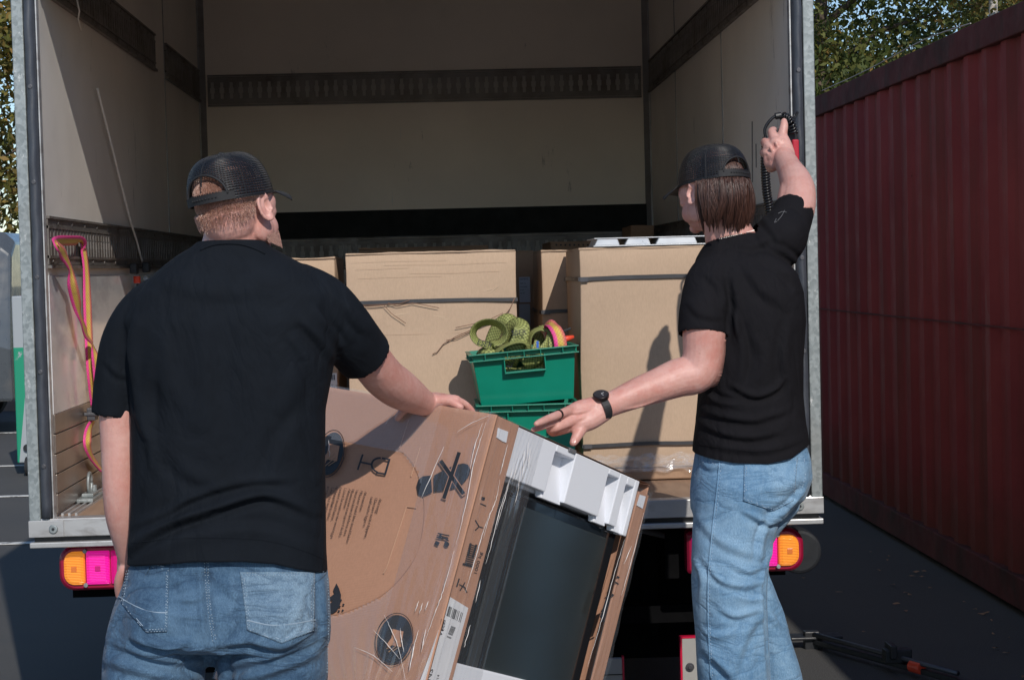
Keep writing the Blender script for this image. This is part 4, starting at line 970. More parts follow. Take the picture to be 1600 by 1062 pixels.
# the cut hand holes with white foam behind
# top, back, far side
def quad(p0, e1, e2, n_, name, mat, tt=th): return cp_(name, MB().obox(p0, e1, e2, n_*tt), mat, bevel=.002)
quad(C0-a_*LA-u_*.0, a_*LA, b_*LB, -u_*.006, 'top_panel', M_CBO)
quad(C0-a_*LA+b_*LB+u_*.0, a_*(LA-.01), u_*LU, b_*1, 'back_panel', M_CBO)
quad(C0-a_*LA, b_*LB, u_*LU, -a_*1, 'far_panel', M_CBO)
quad(C0-a_*LA+u_*LU, a_*LA, b_*LB, u_*1, 'bottom_panel', M_CBO)
M_FOAM = NT('white_foam'); vv = M_FOAM.n('TexVoronoi'); vv.inputs['Scale'].default_value = 260; M_FOAM.l(M_FOAM.tc.outputs['Object'], vv.inputs['Vector'])
M_FOAM.set('Base Color', (.72,.74,.79)).set('Roughness', .7).set('Normal', M_FOAM.bump(vv.outputs['Distance'], .25, .001)); M_FOAM.set('Subsurface Weight', .0); M_FOAM = M_FOAM.m
def blk(s0, s1, t0, t1, o0, o1, name, mat, parent=None, bev=.003, **k):
    p = fB(s0, t0, o0); return cp_(name, MB().obox(p, fB(s1, t0, o0)-p, fB(s0, t1, o0)-p, fB(s0, t0, o1)-p), mat, parent, bevel=bev, **k)
# foam head block: floor, pads, pockets (t is the way down the face)
tf = .150
def pads(L, z0=0): pass
e0 = sW0+.002; e1 = sW1-.002; Ls = e1-e0
foam = blk(e0, e1, .004, tf-.012, -.16, -.044, 'foam_block', M_FOAM)
segs = [(0, .40, 0, tf), (.40, .60, .045, tf), (.60, .845, 0, tf), (.845, .985, .05, tf), ]
def pad(u0, u1, t0, t1, o=-.004, dd=.058): blk(e0+Ls*u0, e0+Ls*u1, t0, t1, o-dd, o, 'foam_pad', M_FOAM, foam, bev=.003)
pad(0, .30, .003, tf-.02); pad(.4525, .735, .003, tf-.012); pad(.83, .895, .003, tf-.004); pad(.965, 1, .003, tf+.01)
pad(.3005, .452, .003, .022); pad(.7355, .8295, .003, .020); pad(.8955, .9645, .003, .026)
# sloped pocket floors catch the light
def slope(u0, u1, t0, t1):
    p = [fB(e0+Ls*u0, t0, -.042), fB(e0+Ls*u1, t0, -.042), fB(e0+Ls*u1, t1, -.012), fB(e0+Ls*u0, t1, -.012)]
    cp_('foam_slope', MB().prism(p, -a_*.02), M_FOAM, foam, bevel=.002)
slope(.3005, .452, .05, tf-.004); slope(.7355, .8295, .05, tf+.004); slope(.8955, .9645, .05, tf+.008)
blk(e0+Ls*.385, e0+Ls*.44, -.002, .008, -.012, .0005, 'grey_tab', M_TRIM, foam, bev=.001)
t_b = stB(740, 1035)[1]
ap = blk(e0, e1, tf+.0, LU-.02, -.50, -.034, 'appliance', NT('black_glass').set('Base Color', (.010, .013, .016)).set('Roughness', .11).set('Coat Weight', .5).m, bev=.008)
M_GREYT = NT('grey_glass').set('Base Color', (.045, .052, .056)).set('Roughness', .32).set('Metallic', .3).m
blk(e0+.075, e0+.12, tf+.02, LU-.10, -.0335, -.026, 'door_trim', M_GREYT, ap, bev=.003)
blk(e0+.02, e0+.024, tf+.01, LU-.12, -.0335, -.030, 'door_edge', M_STEEL, ap, bev=.001)
blk(e0+.15, e1-.05, tf+.03, LU-.12, -.0338, -.0305, 'door_glass', NT('door_glass').set('Base Color', (.155, .18, .18)).set('Metallic', .85).set('Roughness', .26).m, ap, bev=.002)
blk(e0, e1-.25, t_b+.01, LU-.005, -.10, -.006, 'foam_foot', M_FOAM, bev=.004)
cp_('foam_foot_gap', MB().obox(fB(e0-.001, t_b-.05, -.03), b_*.028, u_*.05, a_*.012), M_BLK)
# hand holes: cut label windows with white foam showing
def tabw(pl, f, n_, name='hand_hole', lab=None):
    pts = [f(x, y, .0012) for x, y in pl]; cp_(name, MB().prism(pts, n_*.0012), M_FOAM, label=lab)
tabw([(777, 668), (793, 674), (790, 691), (784, 689), (775, 683)], pB, nB, lab='white hand hole left of the foam')
tabw([(999, 772), (1008, 775), (1003, 794), (994, 789)], pB, nB, lab='white hand hole at the right strip')
# ---- printing on the front panel
def inkA(poly, name='pictogram', o=.0105, mat=M_INK, lab=None): return cp_(name, MB().prism([pA(x, y, o) for x, y in poly], nA*.0006), mat, label=lab)
def line(p, q, w):
    dx, dy = q[0]-p[0], q[1]-p[1]; L = math.hypot(dx, dy); nx, ny = -dy/L*w/2, dx/L*w/2
    return [(p[0]+nx, p[1]+ny), (q[0]+nx, q[1]+ny), (q[0]-nx, q[1]-ny), (p[0]-nx, p[1]-ny)]
def inkset(polys, name, lab=None, o=.0105, mat=M_INK, f=None, n_=None):
    f = f or pA; n_ = n_ or nA; mb = MB()
    for i, pl in enumerate(polys): mb.prism([f(x, y, o+.0001*i) for x, y in pl], n_*.0005)
    return cp_(name, mb, mat, label=lab)
shoe_h = [(655, 760), (658, 750), (665, 745), (677, 744), (679, 770), (665, 777), (657, 773)]
shoe_s = [(682, 744), (700, 734), (714, 728), (728, 725), (735, 727), (739, 735), (737, 744), (731, 752), (725, 758), (712, 764), (697, 767), (682, 769)]
inkset([shoe_h, shoe_s], 'shoe_sign', 'no-stepping sign of a shoe sole under a cross')
cross = [line((722, 708), (698, 780), 5.5), line((693, 721), (729, 773), 6)]
o = inkset([line((722, 707), (697.5, 781), 8), line((692, 719.5), (730, 774.5), 8.5)], 'cross_outline', None, .0113, M_CBO); inkset(cross, 'cross', None, .0121)
def ell2(cx, cy, rx, ry, rot, n=36, a0=0, a1=360):
    r = math.radians(rot); o = []
    for i in range(n):
        q = math.radians(a0+(a1-a0)*i/(n if a1-a0 == 360 else n-1)); x, y = rx*math.cos(q), ry*math.sin(q); o.append((cx+x*math.cos(r)-y*math.sin(r), cy+x*math.sin(r)+y*math.cos(r)))
    return o
# glass sign
gl_ = [line((571, 711), (563, 735), 2.6), line((567, 723), (586, 727), 2.6), line((601, 717), (613.5, 719.5), 2.8), line((613, 718), (606, 742), 2.8), line((607, 742), (592, 739.5), 2.8)]
arc = ell2(599, 728.5, 14, 11.5, 12, 12, 100, 262)
for i in range(len(arc)-1): gl_.append(line(arc[i], arc[i+1], 2.8))
inkset(gl_, 'glass_sign', 'fragile sign of a goblet lying on its side')
# umbrella
um = [(530, 912), (534, 920), (537, 930), (536, 944), (531, 954), (524, 959), (515, 960), (513, 957), (521, 951), (517, 946), (524, 940), (519, 934), (527, 928), (525, 922)]
inkset([um, line((514, 938), (530, 936), 1.8)]+[ell2(x, y, 1.8, 1.5, 0, 8) for x, y in ((537, 938), (541, 945), (535, 948), (540, 954), (534, 955))], 'umbrella_sign', 'keep-dry sign of an umbrella with drops')
# two round emblems with a hand and knife
for (cx, cy, rx, ry) in ((521, 710, 21, 37), (621, 999, 29, 41)):
    rot = 14
    ring1 = []
    e = ell2(cx, cy, rx, ry, rot, 40)
    for i in range(40): ring1.append(line(e[i], e[(i+1) % 40], 1.1))
    inkset(ring1, 'ring_sign', None, .0105)
    inkset([ell2(cx, cy, rx-2.6, ry-3, rot, 40)], 'disc_sign', 'dark disc with a pale slashed square', .0108)
    inkset([[(cx-3, cy-16), (cx+14, cy-12), (cx+10, cy+12), (cx-6, cy+9)], [(cx-12, cy+8), (cx-3, cy-4), (cx-1, cy+2), (cx-9, cy+16)]], 'disc_cutout', None, .0116, M_CBO)
    inkset([line((cx-12, cy+15), (cx+6, cy+1), 1.2), line((cx-9, cy+20), (cx+8, cy+6), 1.2), line((cx-3, cy+19), (cx+9, cy+11), 1.2)], 'disc_marks', None, .0122, M_CBD)
# small printed notes, four blocks reading down the panel
def notes():
    mb = MB(); blocks = [((597, 779), 3, 84), ((574, 768), 4, 92), ((549, 764), 4, 80), ((529, 763), 3, 78)]
    txt = ['Actung:', 'Geraet nicht kippen,', 'aufrecht lagern.', 'Attention:', 'Please read the installation', 'instructions before use.', 'Remove transport locks.', 'Attention:', 'Lire la notice de montage', 'avant installation,', 'retirer les brides.', 'Atencion:', 'Lea las instrucciones', 'antes de instalar.']
    k = 0
    for (x, y), n, L in blocks:
        for i in range(n):
            p = pA(x-i*6.6, y+(-1.3)*i, .0105); mb2 = textmesh(txt[k % len(txt)], .0125, p, u_, a_, .0003); mb.add(mb2.v, mb2.f); k += 1
    return mb
cp_('printed_notes', notes(), pm('brown_ink', (.17,.095,.065), bump=0))
# cut line and crease with half moon arc
M_CP = pm('crease_pale', (.50,.30,.20))
for p, q in (((639, 792), (608, 887)), ((608, 887), (603, 896)), ((639, 792), (654, 794)), ((660, 700), (646, 745)), ((642, 657), (628, 700))):
    cp_('crease', MB().tube([pA(p[0], p[1], .0095), pA(q[0], q[1], .0095)], .0011, 5), M_CP)
arcp = [(516, 680), (540, 690), (590, 697), (630, 703), (655, 735), (667, 790), (660, 850), (640, 890), (600, 930), (545, 955), (515, 962)]
cp_('sleeve_edge', MB().tube([pA(p[0], p[1], .0098) for p in catmull(arcp, 6)], .0005, 5), M_CBO)
# ---- side strip printing: figures, 1000 kg sign, label with barcode
def inkB(polys, name, lab=None, o=.0008, mat=M_INK): return inkset(polys, name, lab, o, mat, pB, nB)
inkset([line((688, 834), (706, 838), 2), line((686, 840), (704, 843), 2.2), line((692, 837), (705, 846), 2), ell2(702, 851, 4, 4, 0, 12), line((684, 848), (690, 851), 6), line((693, 834), (691, 842), 3)], 'handling_sign', 'sign of two carriers above a printed panel')
inkB([line((735, 848), (731, 868), 3), line((744, 850), (738, 870), 3)] + [line((732.5-i*.8, 850+i*3.1), (745-i*.8, 853+i*3.1), 1.5) for i in range(11)] + [line((722, 880), (736, 884), 3)], 'stacking_sign', 'black stacking load sign')
inkB([line((742, 812), (748, 822), 1.6), line((748, 822), (742, 828), 1.6), line((748, 822), (754, 824), 1.6), line((717, 903), (713, 916), 2), line((717, 912), (727, 918), 1.5), line((726, 909), (718, 922), 1.5), line((724, 915), (729, 925), 1.5)], 'lifting_sign')
inkB([line((752, 778), (757, 779), 5), line((750, 786), (759, 790), 1.5)], 'small_mark')
inkB([line((951-i*.0, 930), (940, 965), 7), line((955, 928), (958, 930), 4), line((939, 968), (944, 970), 3)] + [line((963, 900), (967, 902), 3), line((960, 908), (966, 912), 2)], 'stacking_sign', 'stacking sign on the right strip')
mb = textmesh('1000 kg', .022, pB(749, 880, .0008), -u_, b_*1, .0003) if False else textmesh('1000 kg', .018, pB(744, 898, .0010), -u_, -b_, .0003)
cp_('lettering', mb, M_INK)
lp = [(703, 932), (731, 949), (700, 1062), (690, 1095), (645, 1090), (656, 1062), (668, 1030)]
labl = cp_('shipping_label', MB().prism([pB(x, y, .0010) for x, y in lp], nB*.0006), M_WHITE)
bars = MB()
def barsB(c0, n, dx, dy, hx, hy, w):
    for i in range(n):
        if random.random() < .25: continue
        x, y = c0[0]+dx*i, c0[1]+dy*i; pl = line((x, y), (x+hx, y+hy), w*random.choice((.6, 1, 1.2))); bars.prism([pB(a, b, .0020) for a, b in pl], nB*.0003)
barsB((701, 946), 22, 1.05, .52, -4, 15, .75); barsB((711, 980), 16, -.55, 1.3, -7, -3, .7)
cp_('barcode', bars, M_INK, labl)
def txB(s, px, py, size, o=.0021): return textmesh(s, size, pB(px, py, o), u_, -b_, .0002)
bx = [line((693, 968), (689, 983), 6.5)]
cp_('label_box', MB().prism([pB(x, y, .0020) for x, y in line((692, 967), (688.5, 984), 7)], nB*.0003), M_INK, labl)
cp_('lettering', merge(textmesh('V6', .021, pB(689, 994, .0021), -u_, -b_, .0002), textmesh('SIEMENS', .024, pB(661, 1102, .0021), -u_, -b_, .0002), textmesh('WM14', .012, pB(680, 1075, .0021), -u_, -b_, .0002)), M_INK, labl)
cp_('lettering', textmesh('ETC', .0135, pB(693.5, 983.5, .0026), -u_, -b_, .0002), M_WHITE, labl)
# ---- film over the two faces, wrinkled at the corner edge
def film(f, s0, s1, t0, t1, ns, nt_, disp): return sheet(f, s0, s1, t0, t1, ns, nt_, disp)
def dfA(s, t):
    d = .0125
    for (c, w_, h_, k) in ((.012, .005, .0075, 3.), (.030, .004, .005, 5.), (.055, .0045, .0045, 4.), (.11, .007, .004, 2.)):
        cc = c+.012*noise.noise(Vector((t*k, c*50, 0))); d += h_*math.exp(-((s-cc)/w_)**2)*max(0, .35+1.5*noise.noise(Vector((t*7, c*90, 2))))
    fan = math.exp(-((t-LU+.02)/.18)**2)*math.exp(-((s-.14)/.12)**2)
    ang = math.atan2(LU+.05-t, s-.13); d += fan*.008*math.sin(ang*38+3*noise.noise(Vector((s*8, t*8, 0))))
    d += .0012*noise.noise(Vector((s*9, t*4, 7)))+.0004*noise.noise(Vector((s*60, t*14, 3)))
    return max(d, .0115)
def dfB(s, t):
    d = .003+.003*abs(noise.noise(Vector((s*70, t*6, 1))))
    for (c, w_, h_) in ((.02, .005, .006), (.062, .004, .006), (.09, .004, .003)):
        cc = c+.006*noise.noise(Vector((t*5, c*40, 3))); d += h_*math.exp(-((s-cc)/w_)**2)*(.7+.9*noise.noise(Vector((t*9, c*9, 5))))
    fan = math.exp(-((s-sW0-.05)/.05)**2)*math.exp(-((t-.14)/.12)**2); d += fan*.005*(math.sin((s-.09+t*.12)*430+4*noise.noise(Vector((s*30, t*6, 2))))+noise.noise(Vector((s*120, t*16, 5))))
    return d
fa = film(fA, .16, LA, -.004, LU, 90, 110, dfA)
arcpoly = [(400, 655)]+arcp+[(400, 985)]
def inside(x, y, pl):
    r = False; n = len(pl)
    for i in range(n):
        (x0, y0), (x1, y1) = pl[i], pl[(i+1) % n]
        if (y0 > y) != (y1 > y) and x < (x1-x0)*(y-y0)/(y1-y0)+x0: r = not r
    return r
uvf = PIX([tuple(v) for v in fa.v]); fa.f = [q for q in fa.f if not inside(uvf[q[0]][0], uvf[q[0]][1], arcpoly)]
cp_('wrap_film', fa, filmmat('hazy_film', .085, .2), smooth=True)
M_GLINT = NT('crease_glint_white').set('Base Color', (.80,.76,.74)).set('Roughness', .3).m  # white lines along the film creases stand in for their sun glints
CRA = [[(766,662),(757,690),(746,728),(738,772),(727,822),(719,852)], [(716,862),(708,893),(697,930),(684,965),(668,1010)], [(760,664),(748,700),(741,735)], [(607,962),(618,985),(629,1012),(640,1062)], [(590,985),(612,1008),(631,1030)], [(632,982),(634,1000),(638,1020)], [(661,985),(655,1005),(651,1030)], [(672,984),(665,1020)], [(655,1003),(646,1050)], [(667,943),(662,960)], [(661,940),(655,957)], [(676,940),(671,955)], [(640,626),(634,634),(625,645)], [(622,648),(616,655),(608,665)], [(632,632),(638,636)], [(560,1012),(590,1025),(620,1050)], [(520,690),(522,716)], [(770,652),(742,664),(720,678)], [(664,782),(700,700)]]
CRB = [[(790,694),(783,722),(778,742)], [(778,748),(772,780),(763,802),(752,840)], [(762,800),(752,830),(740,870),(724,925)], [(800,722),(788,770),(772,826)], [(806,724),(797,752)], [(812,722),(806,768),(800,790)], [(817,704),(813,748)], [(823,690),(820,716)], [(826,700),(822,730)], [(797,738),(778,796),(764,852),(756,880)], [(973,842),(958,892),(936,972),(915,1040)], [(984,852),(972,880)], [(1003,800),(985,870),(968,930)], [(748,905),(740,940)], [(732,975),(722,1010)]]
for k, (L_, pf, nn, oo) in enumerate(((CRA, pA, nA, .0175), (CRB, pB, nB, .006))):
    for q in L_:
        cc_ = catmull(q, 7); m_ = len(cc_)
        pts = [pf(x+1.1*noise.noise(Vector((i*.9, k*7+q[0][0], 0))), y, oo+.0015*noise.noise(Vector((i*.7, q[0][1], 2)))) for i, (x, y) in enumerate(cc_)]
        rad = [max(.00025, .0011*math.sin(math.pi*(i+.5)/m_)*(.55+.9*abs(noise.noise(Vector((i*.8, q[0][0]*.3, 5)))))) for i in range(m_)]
        cp_('crease_glint', MB().tube(pts, rad, 5), M_GLINT, smooth=True)
cp_('wrap_film', film(fA, -.006, .16, -.004, LU, 110, 150, dfA), M_FILM, smooth=True)
cp_('wrap_film', film(fB, -.010, sW0+.11, -.002, LU, 70, 110, dfB), M_FILM, smooth=True)
def dfC(s, t): return .003+.006*abs(noise.noise(Vector((s*60, t*5, 9))))+.012*math.exp(-((s-LB)/.02)**2)*abs(noise.noise(Vector((t*9, 3, 1))))
cp_('wrap_film', film(fB, sW1-.02, LB+.004, .02, LU, 24, 90, dfC), M_FILM, smooth=True)
# loose film bag at the right edge
v = []; N = 26
for i in range(N+1):
    t = .02+i*.014; w_ = .030*math.sin(math.pi*min(1, (i+3)/(N+3)))*(.6+.6*abs(noise.noise(Vector((i*.45, 1, 1)))))
    for j in range(6):
        q = j/5; v.append(fB(LB+.001+w_*math.sin(q*math.pi*.5), t, -.02-.10*q+.012*noise.noise(Vector((i*.7, j*1.3, 4)))))
cp_('loose_film', MB().add(v, [(i*6+j, i*6+j+1, i*6+j+7, i*6+j+6) for i in range(N) for j in range(5)]), M_FILM2, smooth=False)

# ---- sack truck carrying it
hb = C0 + u_*LU
st = Thing('sack_truck', 'black sack truck under the tipped carton, mostly hidden', 'hand truck', Vector((hb.x, hb.y, 0)))
# toe plate along the bottom face, frame behind far panel, wheels on the ground
base_o = C0 - a_*LA + u_*(LU+.009)
st.part('toe_plate', MB().obox(base_o+b_*.05, a_*(LA-.02), b_*(LB-.1), u_*.012), M_BLK, bevel=.003)
st.part('edge_rail', MB().obox(base_o-b_*.012, a_*LA, b_*.04, u_*.035), M_BLK, bevel=.006)
ctr = base_o + a_*LA*.5 + b_*LB*.5 + u_*.014
wl = Vector((ctr.x, ctr.y, .12))
for s in (-1, 1):
    e = ctr + b_*s*LB*.34; g_ = Vector((e.x, e.y, .14))
    st.part('leg', MB().tube([e, g_], .018, 12), M_BLK, smooth=True)
    w0 = st.part('wheel', MB().tube([g_-a_*.03-Vector((0,0,.0)), g_+a_*.03], .13, 28), M_TYRE, bevel=.01)
    w0.location.z += .0
    st.part('hub', MB().tube([g_-a_*.034, g_+a_*.034], .05, 20), M_RIM, w0)
st.part('axle', MB().tube([Vector(((ctr+b_*LB*.34).x, (ctr+b_*LB*.34).y, .14)), Vector(((ctr-b_*LB*.34).x, (ctr-b_*LB*.34).y, .14))], .012, 10), M_STEEL)
# ------------------------------------------------------------------ people
def skinm():
    t = NT('skin'); c = t.ramp(t.noise(9, 6, rough=.6), [(.3, (.53,.25,.205)), (.55, (.62,.33,.28)), (.75, (.66,.375,.325))])
    c = t.mix(t.ramp(t.noise(38, 7, rough=.75), [(.45, 0), (.70, .40)]), c, (.72,.46,.40)); red = t.ramp(t.noise(16, 5, rough=.65), [(.50, 0), (.72, .55)]); c = t.mix(red, c, (.56,.20,.16))
    fr = t.ramp(t.noise(120, 2), [(.70, 0), (.76, .35)]); c = t.mix(fr, c, (.36,.17,.12))
    nr = t.bump(t.noise(240, 3), .3, .0012); nr = t.bump(t.noise(34, 5, t.co((1,1,1)), .6, .8), .4, .003, nr)
    t.set('Base Color', c).set('Roughness', .48).set('Subsurface Weight', .10).set('Subsurface Radius', (.010, .004, .002)).set('Normal', nr); return t.m
M_SKIN = skinm(); t_ = None
def shirtm(name, c):
    t = NT(name); cc = t.ramp(t.noise(14, 6, rough=.7), [(.3, sc(c, .85)), (.7, sc(c, 1.2))])
    lint = t.ramp(t.noise(260, 2), [(.74, 0), (.79, .30)]); cc = t.mix(lint, cc, sc(c, 6))
    nr = t.bump(t.noise(700, 2), .2, .0006); cr = t.math('ABSOLUTE', t.math('SUBTRACT', t.noise(6, 4, t.co((1.3,1,.55), (0,.5,0)), .5, .8), .5)); nr = t.bump(t.ramp(cr, [(0, 0), (.10, .8), (.3, 1)]), .5, .007, nr); nr = t.bump(t.noise(26, 5, t.co((1,1,.6)), .6), .3, .005, nr)
    t.set('Base Color', cc).set('Roughness', .88).set('Specular IOR Level', .18).set('Normal', nr); return t.m
M_SHA = shirtm('cotton_black_blue', (.0055,.0078,.0118)); M_SHB = shirtm('cotton_black', (.0075,.007,.009))
def denimm(name, lo, mid, hi, wr=1.0):
    t = NT(name); n = t.noise(3.6, 7, t.co((1.4, 1, .8)), .65, .4)
    c = t.ramp(n, [(.28, lo), (.48, mid), (.66, hi)])
    c = t.mix(t.ramp(t.noise(60, 6, t.co((2.2, 2.2, .55)), .75), [(.42, 0), (.72, .5)]), c, hi)
    c = t.mix(t.ramp(t.noise(420, 2, t.co((1.5, 1.5, .35))), [(.35, .5), (.65, 0)]), c, sc(lo, .75))
    wv = t.n('TexWave', bands_direction='DIAGONAL'); wv.inputs['Scale'].default_value = 210; t.l(t.tc.outputs['Object'], wv.inputs['Vector'])
    cr = t.math('ABSOLUTE', t.math('SUBTRACT', t.noise(7, 5, t.co((.7,1,1.9), (0,.35,0)), .5, .9), .5)); rd = t.ramp(cr, [(0, 0), (.07, .75), (.25, 1)]); c = t.mix(t.ramp(cr, [(.10, 0), (.20, .55)]), c, t.mix(.6, c, hi)); c = t.mix(t.ramp(cr, [(.0, .45), (.035, 0)]), c, sc(lo, .8))
    nr = t.bump(wv.outputs['Fac'], .12, .0005); nr = t.bump(rd, .5*wr, .008, nr); nr = t.bump(t.noise(34, 6, t.co((1,1,1.8)), .7), .5*wr, .006, nr)
    t.set('Base Color', c).set('Roughness', .85).set('Specular IOR Level', .2).set('Sheen Weight', .1).set('Normal', nr); return t.m
M_JA = denimm('denim_mid_blue', (.022,.052,.105), (.052,.108,.185), (.13,.225,.33))
M_JB = denimm('denim_light_blue', (.085,.19,.33), (.17,.31,.47), (.32,.48,.63), .6)
M_STA = pm('stitch_pale', (.30,.38,.46), .2, 60, .8, bump=0); M_STB = pm('stitch_light', (.36,.48,.60), .2, 60, .8, bump=0)

def px_ring(y, xl, xr, Yc, d, n=2.4, seg=56, tilt=0.0, rot=0.0):
    a, b = P(xl, y, Yc), P(xr, y, Yc); c = (a+b)/2; hx = (b-a)/2; hy = Vector((0, d, tilt*d))
    if rot: hy = hy + hx.normalized()*rot*d
    return ring(c, hx, hy, n, seg)
def limb(mb, ctrl, seg=20, n=5, flat=1.0, ref=None, rnd=True):
    "ctrl: (px, py, Y, radius px)"
    cp = catmull([tuple(P(x, y, Y)) + (S(r, Y),) for x, y, Y, r in ctrl], n)
    mb.tube([c[:3] for c in cp], [max(.001, c[3]) for c in cp], seg, rnd=rnd, flat=flat, ref=ref); return mb
def cutplane(me, co, no, center=None, radius=None):
    "remove what lies on the +no side (optionally only near center)"
    bm = bmesh.new(); bm.from_mesh(me); co, no = Vector(co), Vector(no).normalized()
    if center is not None:
        c = Vector(center); fs = [f for f in bm.faces if (f.calc_center_median()-c).length < radius]
        ge = set(); 
        for f in fs: ge.add(f); ge.update(f.edges); ge.update(f.verts)
        geom = list(ge)
    else: geom = bm.verts[:]+bm.edges[:]+bm.faces[:]
    bmesh.ops.bisect_plane(bm, geom=geom, plane_co=co, plane_no=no, dist=1e-5)
    kill = [v for v in bm.verts if (v.co-co).dot(no) > 1e-5 and (center is None or (v.co-Vector(center)).length < radius)]
    bmesh.ops.delete(bm, geom=kill, context='VERTS'); bm.to_mesh(me); bm.free(); return me
def opencap(me, co, no, rad, tol=.013, dt=.5):
    "open the flat end of a sleeve: drop the faces of its end cap"
    bm = bmesh.new(); bm.from_mesh(me); bm.normal_update(); co, no = Vector(co), Vector(no).normalized(); kill = []
    for f in bm.faces:
        d = f.calc_center_median()-co; h = d.dot(no)
        if abs(h) < tol and (d-no*h).length < rad and f.normal.dot(no) > dt: kill.append(f)
    bmesh.ops.delete(bm, geom=kill, context='FACES'); bm.to_mesh(me); bm.free(); return me
def folds(me, fl, face_only=True, nz=0.0, nfreq=(9, 9, 5), seed=0):
    "fl: (polyline px, width px, amplitude m, side) - folds laid along the cloth"
    V = getv(me); N = getn(me); uv = PIX(V); D = np.zeros(len(V))
    vd = V - np.array([0, 0, EYE]); vd /= np.linalg.norm(vd, axis=1)[:, None]
    facing = np.clip(-(N*vd).sum(1)*3+.3, 0, 1) if face_only else np.ones(len(V))
    for pl, w_, amp, side in fl:
        pl = [np.array(p) for p in catmull([tuple(map(float, p)) for p in pl], 6)]; best = np.full(len(V), 1e9); sgn = np.zeros(len(V)); tt = np.zeros(len(V)); L = len(pl)-1
        for i in range(L):
            a, b = pl[i], pl[i+1]; ab = b-a; l2 = (ab**2).sum()+1e-9
            t = np.clip(((uv-a)@ab)/l2, 0, 1); q = uv-(a+t[:, None]*ab); d = np.hypot(q[:, 0], q[:, 1]); m = d < best
            best[m] = d[m]; sgn[m] = np.sign(ab[0]*q[m, 1]-ab[1]*q[m, 0]); tt[m] = (i+t[m])/L
        sd = best*sgn*side; env = np.clip(np.sin(np.pi*np.clip(tt, .02, .98)), 0, 1)**.6
        D += 1.4*amp*env*(np.exp(-(sd/w_)**2) - .85*np.exp(-((sd-1.25*w_)/(w_*.75))**2))
    if nz:
        D += nz*np.array([noise.noise(Vector((v[0]*nfreq[0]+seed, v[1]*nfreq[1], v[2]*nfreq[2]))) for v in V])
    V += N*(D*facing if face_only else D)[:, None]; setv(me, V)
def relax(me, co_fn, w): pass
def bvh(me): 
    b = bmesh.new(); b.from_mesh(me); t = BVHTree.FromBMesh(b); b.free(); return t
def onmesh(T, px, py, off, near=None):
    r = ray(px, py); h = T.ray_cast(EYEV, r)
    if h[0] is None:
        if near is None: return None
        q = T.find_nearest(EYEV+r*near); return q[0]+q[1]*off
    n = h[1] if h[1].dot(r) < 0 else -h[1]; return h[0] + n*off
def seam(T, pl, r, off, n=8):
    pts = [onmesh(T, p[0], p[1], off) for p in catmull([tuple(map(float, p)) for p in pl], n)]; pts = [p for p in pts if p is not None]
    return MB().tube(pts, r, 5)
def dashes(T, pl, r, off, step=5., duty=.62):
    mb = MB(); pts = [np.array(p) for p in catmull([tuple(map(float, p)) for p in pl], 14)]; acc = 0; seg = []
    for i in range(len(pts)-1):
        d = np.linalg.norm(pts[i+1]-pts[i]); k = max(1, int(d/1.2))
        for j in range(k):
            q = pts[i]+(pts[i+1]-pts[i])*j/k; acc += d/k
            if (acc % step) < step*duty: seg.append(q)
            elif len(seg) > 1:
                w3 = [onmesh(T, *s, off) for s in (seg[0], seg[len(seg)//2], seg[-1])]; seg = []
                if all(w is not None for w in w3) and (w3[0]-w3[2]).length < .05 and (w3[0]-w3[2]).length > .0005: mb.tube([w3[0], w3[1], w3[2]] if (w3[0]-w3[1]).length > 1e-4 and (w3[1]-w3[2]).length > 1e-4 else [w3[0], w3[2]], r, 4)
            else: seg = []
    return mb
def patch(T, c4_, off, nu=26, nv=26, bulge=.002, bottom=None):
    "cloth patch over the quad c4_ (px corners tl, tr, br, bl); bottom: extra px at mid lower edge"
    tl, tr_, br, bl = [np.array(p, float) for p in c4_]; v = []; ok = True
    for i in range(nv+1):
        for j in range(nu+1):
            u, w = j/nu, i/nv; p = (1-w)*((1-u)*tl+u*tr_)+w*((1-u)*bl+u*br)
            if bottom is not None: p = p + np.array(bottom, float)*w*(1-abs(2*u-1))
            q = onmesh(T, p[0], p[1], off + bulge*math.sin(math.pi*u)*math.sin(math.pi*w), 4.0)
            if q is None: q = v[-1] if v else Vector((0,0,0))
            v.append(q)
    return MB().add(v, [(i*(nu+1)+j, i*(nu+1)+j+1, (i+1)*(nu+1)+j+1, (i+1)*(nu+1)+j) for i in range(nv) for j in range(nu)])

def head_pieces(mb, H, scale=1.0):
    "H: matrix head-local -> world. +y face, z up, origin between the ears"
    q = MB(); R3 = None
    q.ell((0,-.012,.030), (.074,.094,.088), nu=28, nv=18); q.ell((0,.030,-.028), (.060,.062,.080)); q.ell((0,-.035,-.02), (.062,.065,.062))
    q.ell((0,.044,-.072), (.046,.044,.034)); q.ell((0,.078,-.094), (.020,.016,.015)); q.ell((0,.078,.020), (.048,.018,.011))
    for s in (-1, 1):
        q.ell((s*.047,.052,.002), (.019,.032,.032))
        q.ell((s*.040,.062,-.022), (.020,.024,.018)); q.ell((s*.050,.012,-.055), (.017,.038,.034)); q.ell((s*.040,.048,-.055), (.021,.034,.030)); q.ell((s*.012,.104,-.036), (.009,.010,.007))
    q.tube([(0,.090,.006), (0,.100,-.012), (0,.112,-.034)], [.007,.009,.012], 10, rnd=True)
    q.ell((0,.090,-.058), (.022,.010,.006)); q.ell((0,.088,-.068), (.019,.010,.006))
    mb.add([H @ (p*scale) for p in q.v], q.f)
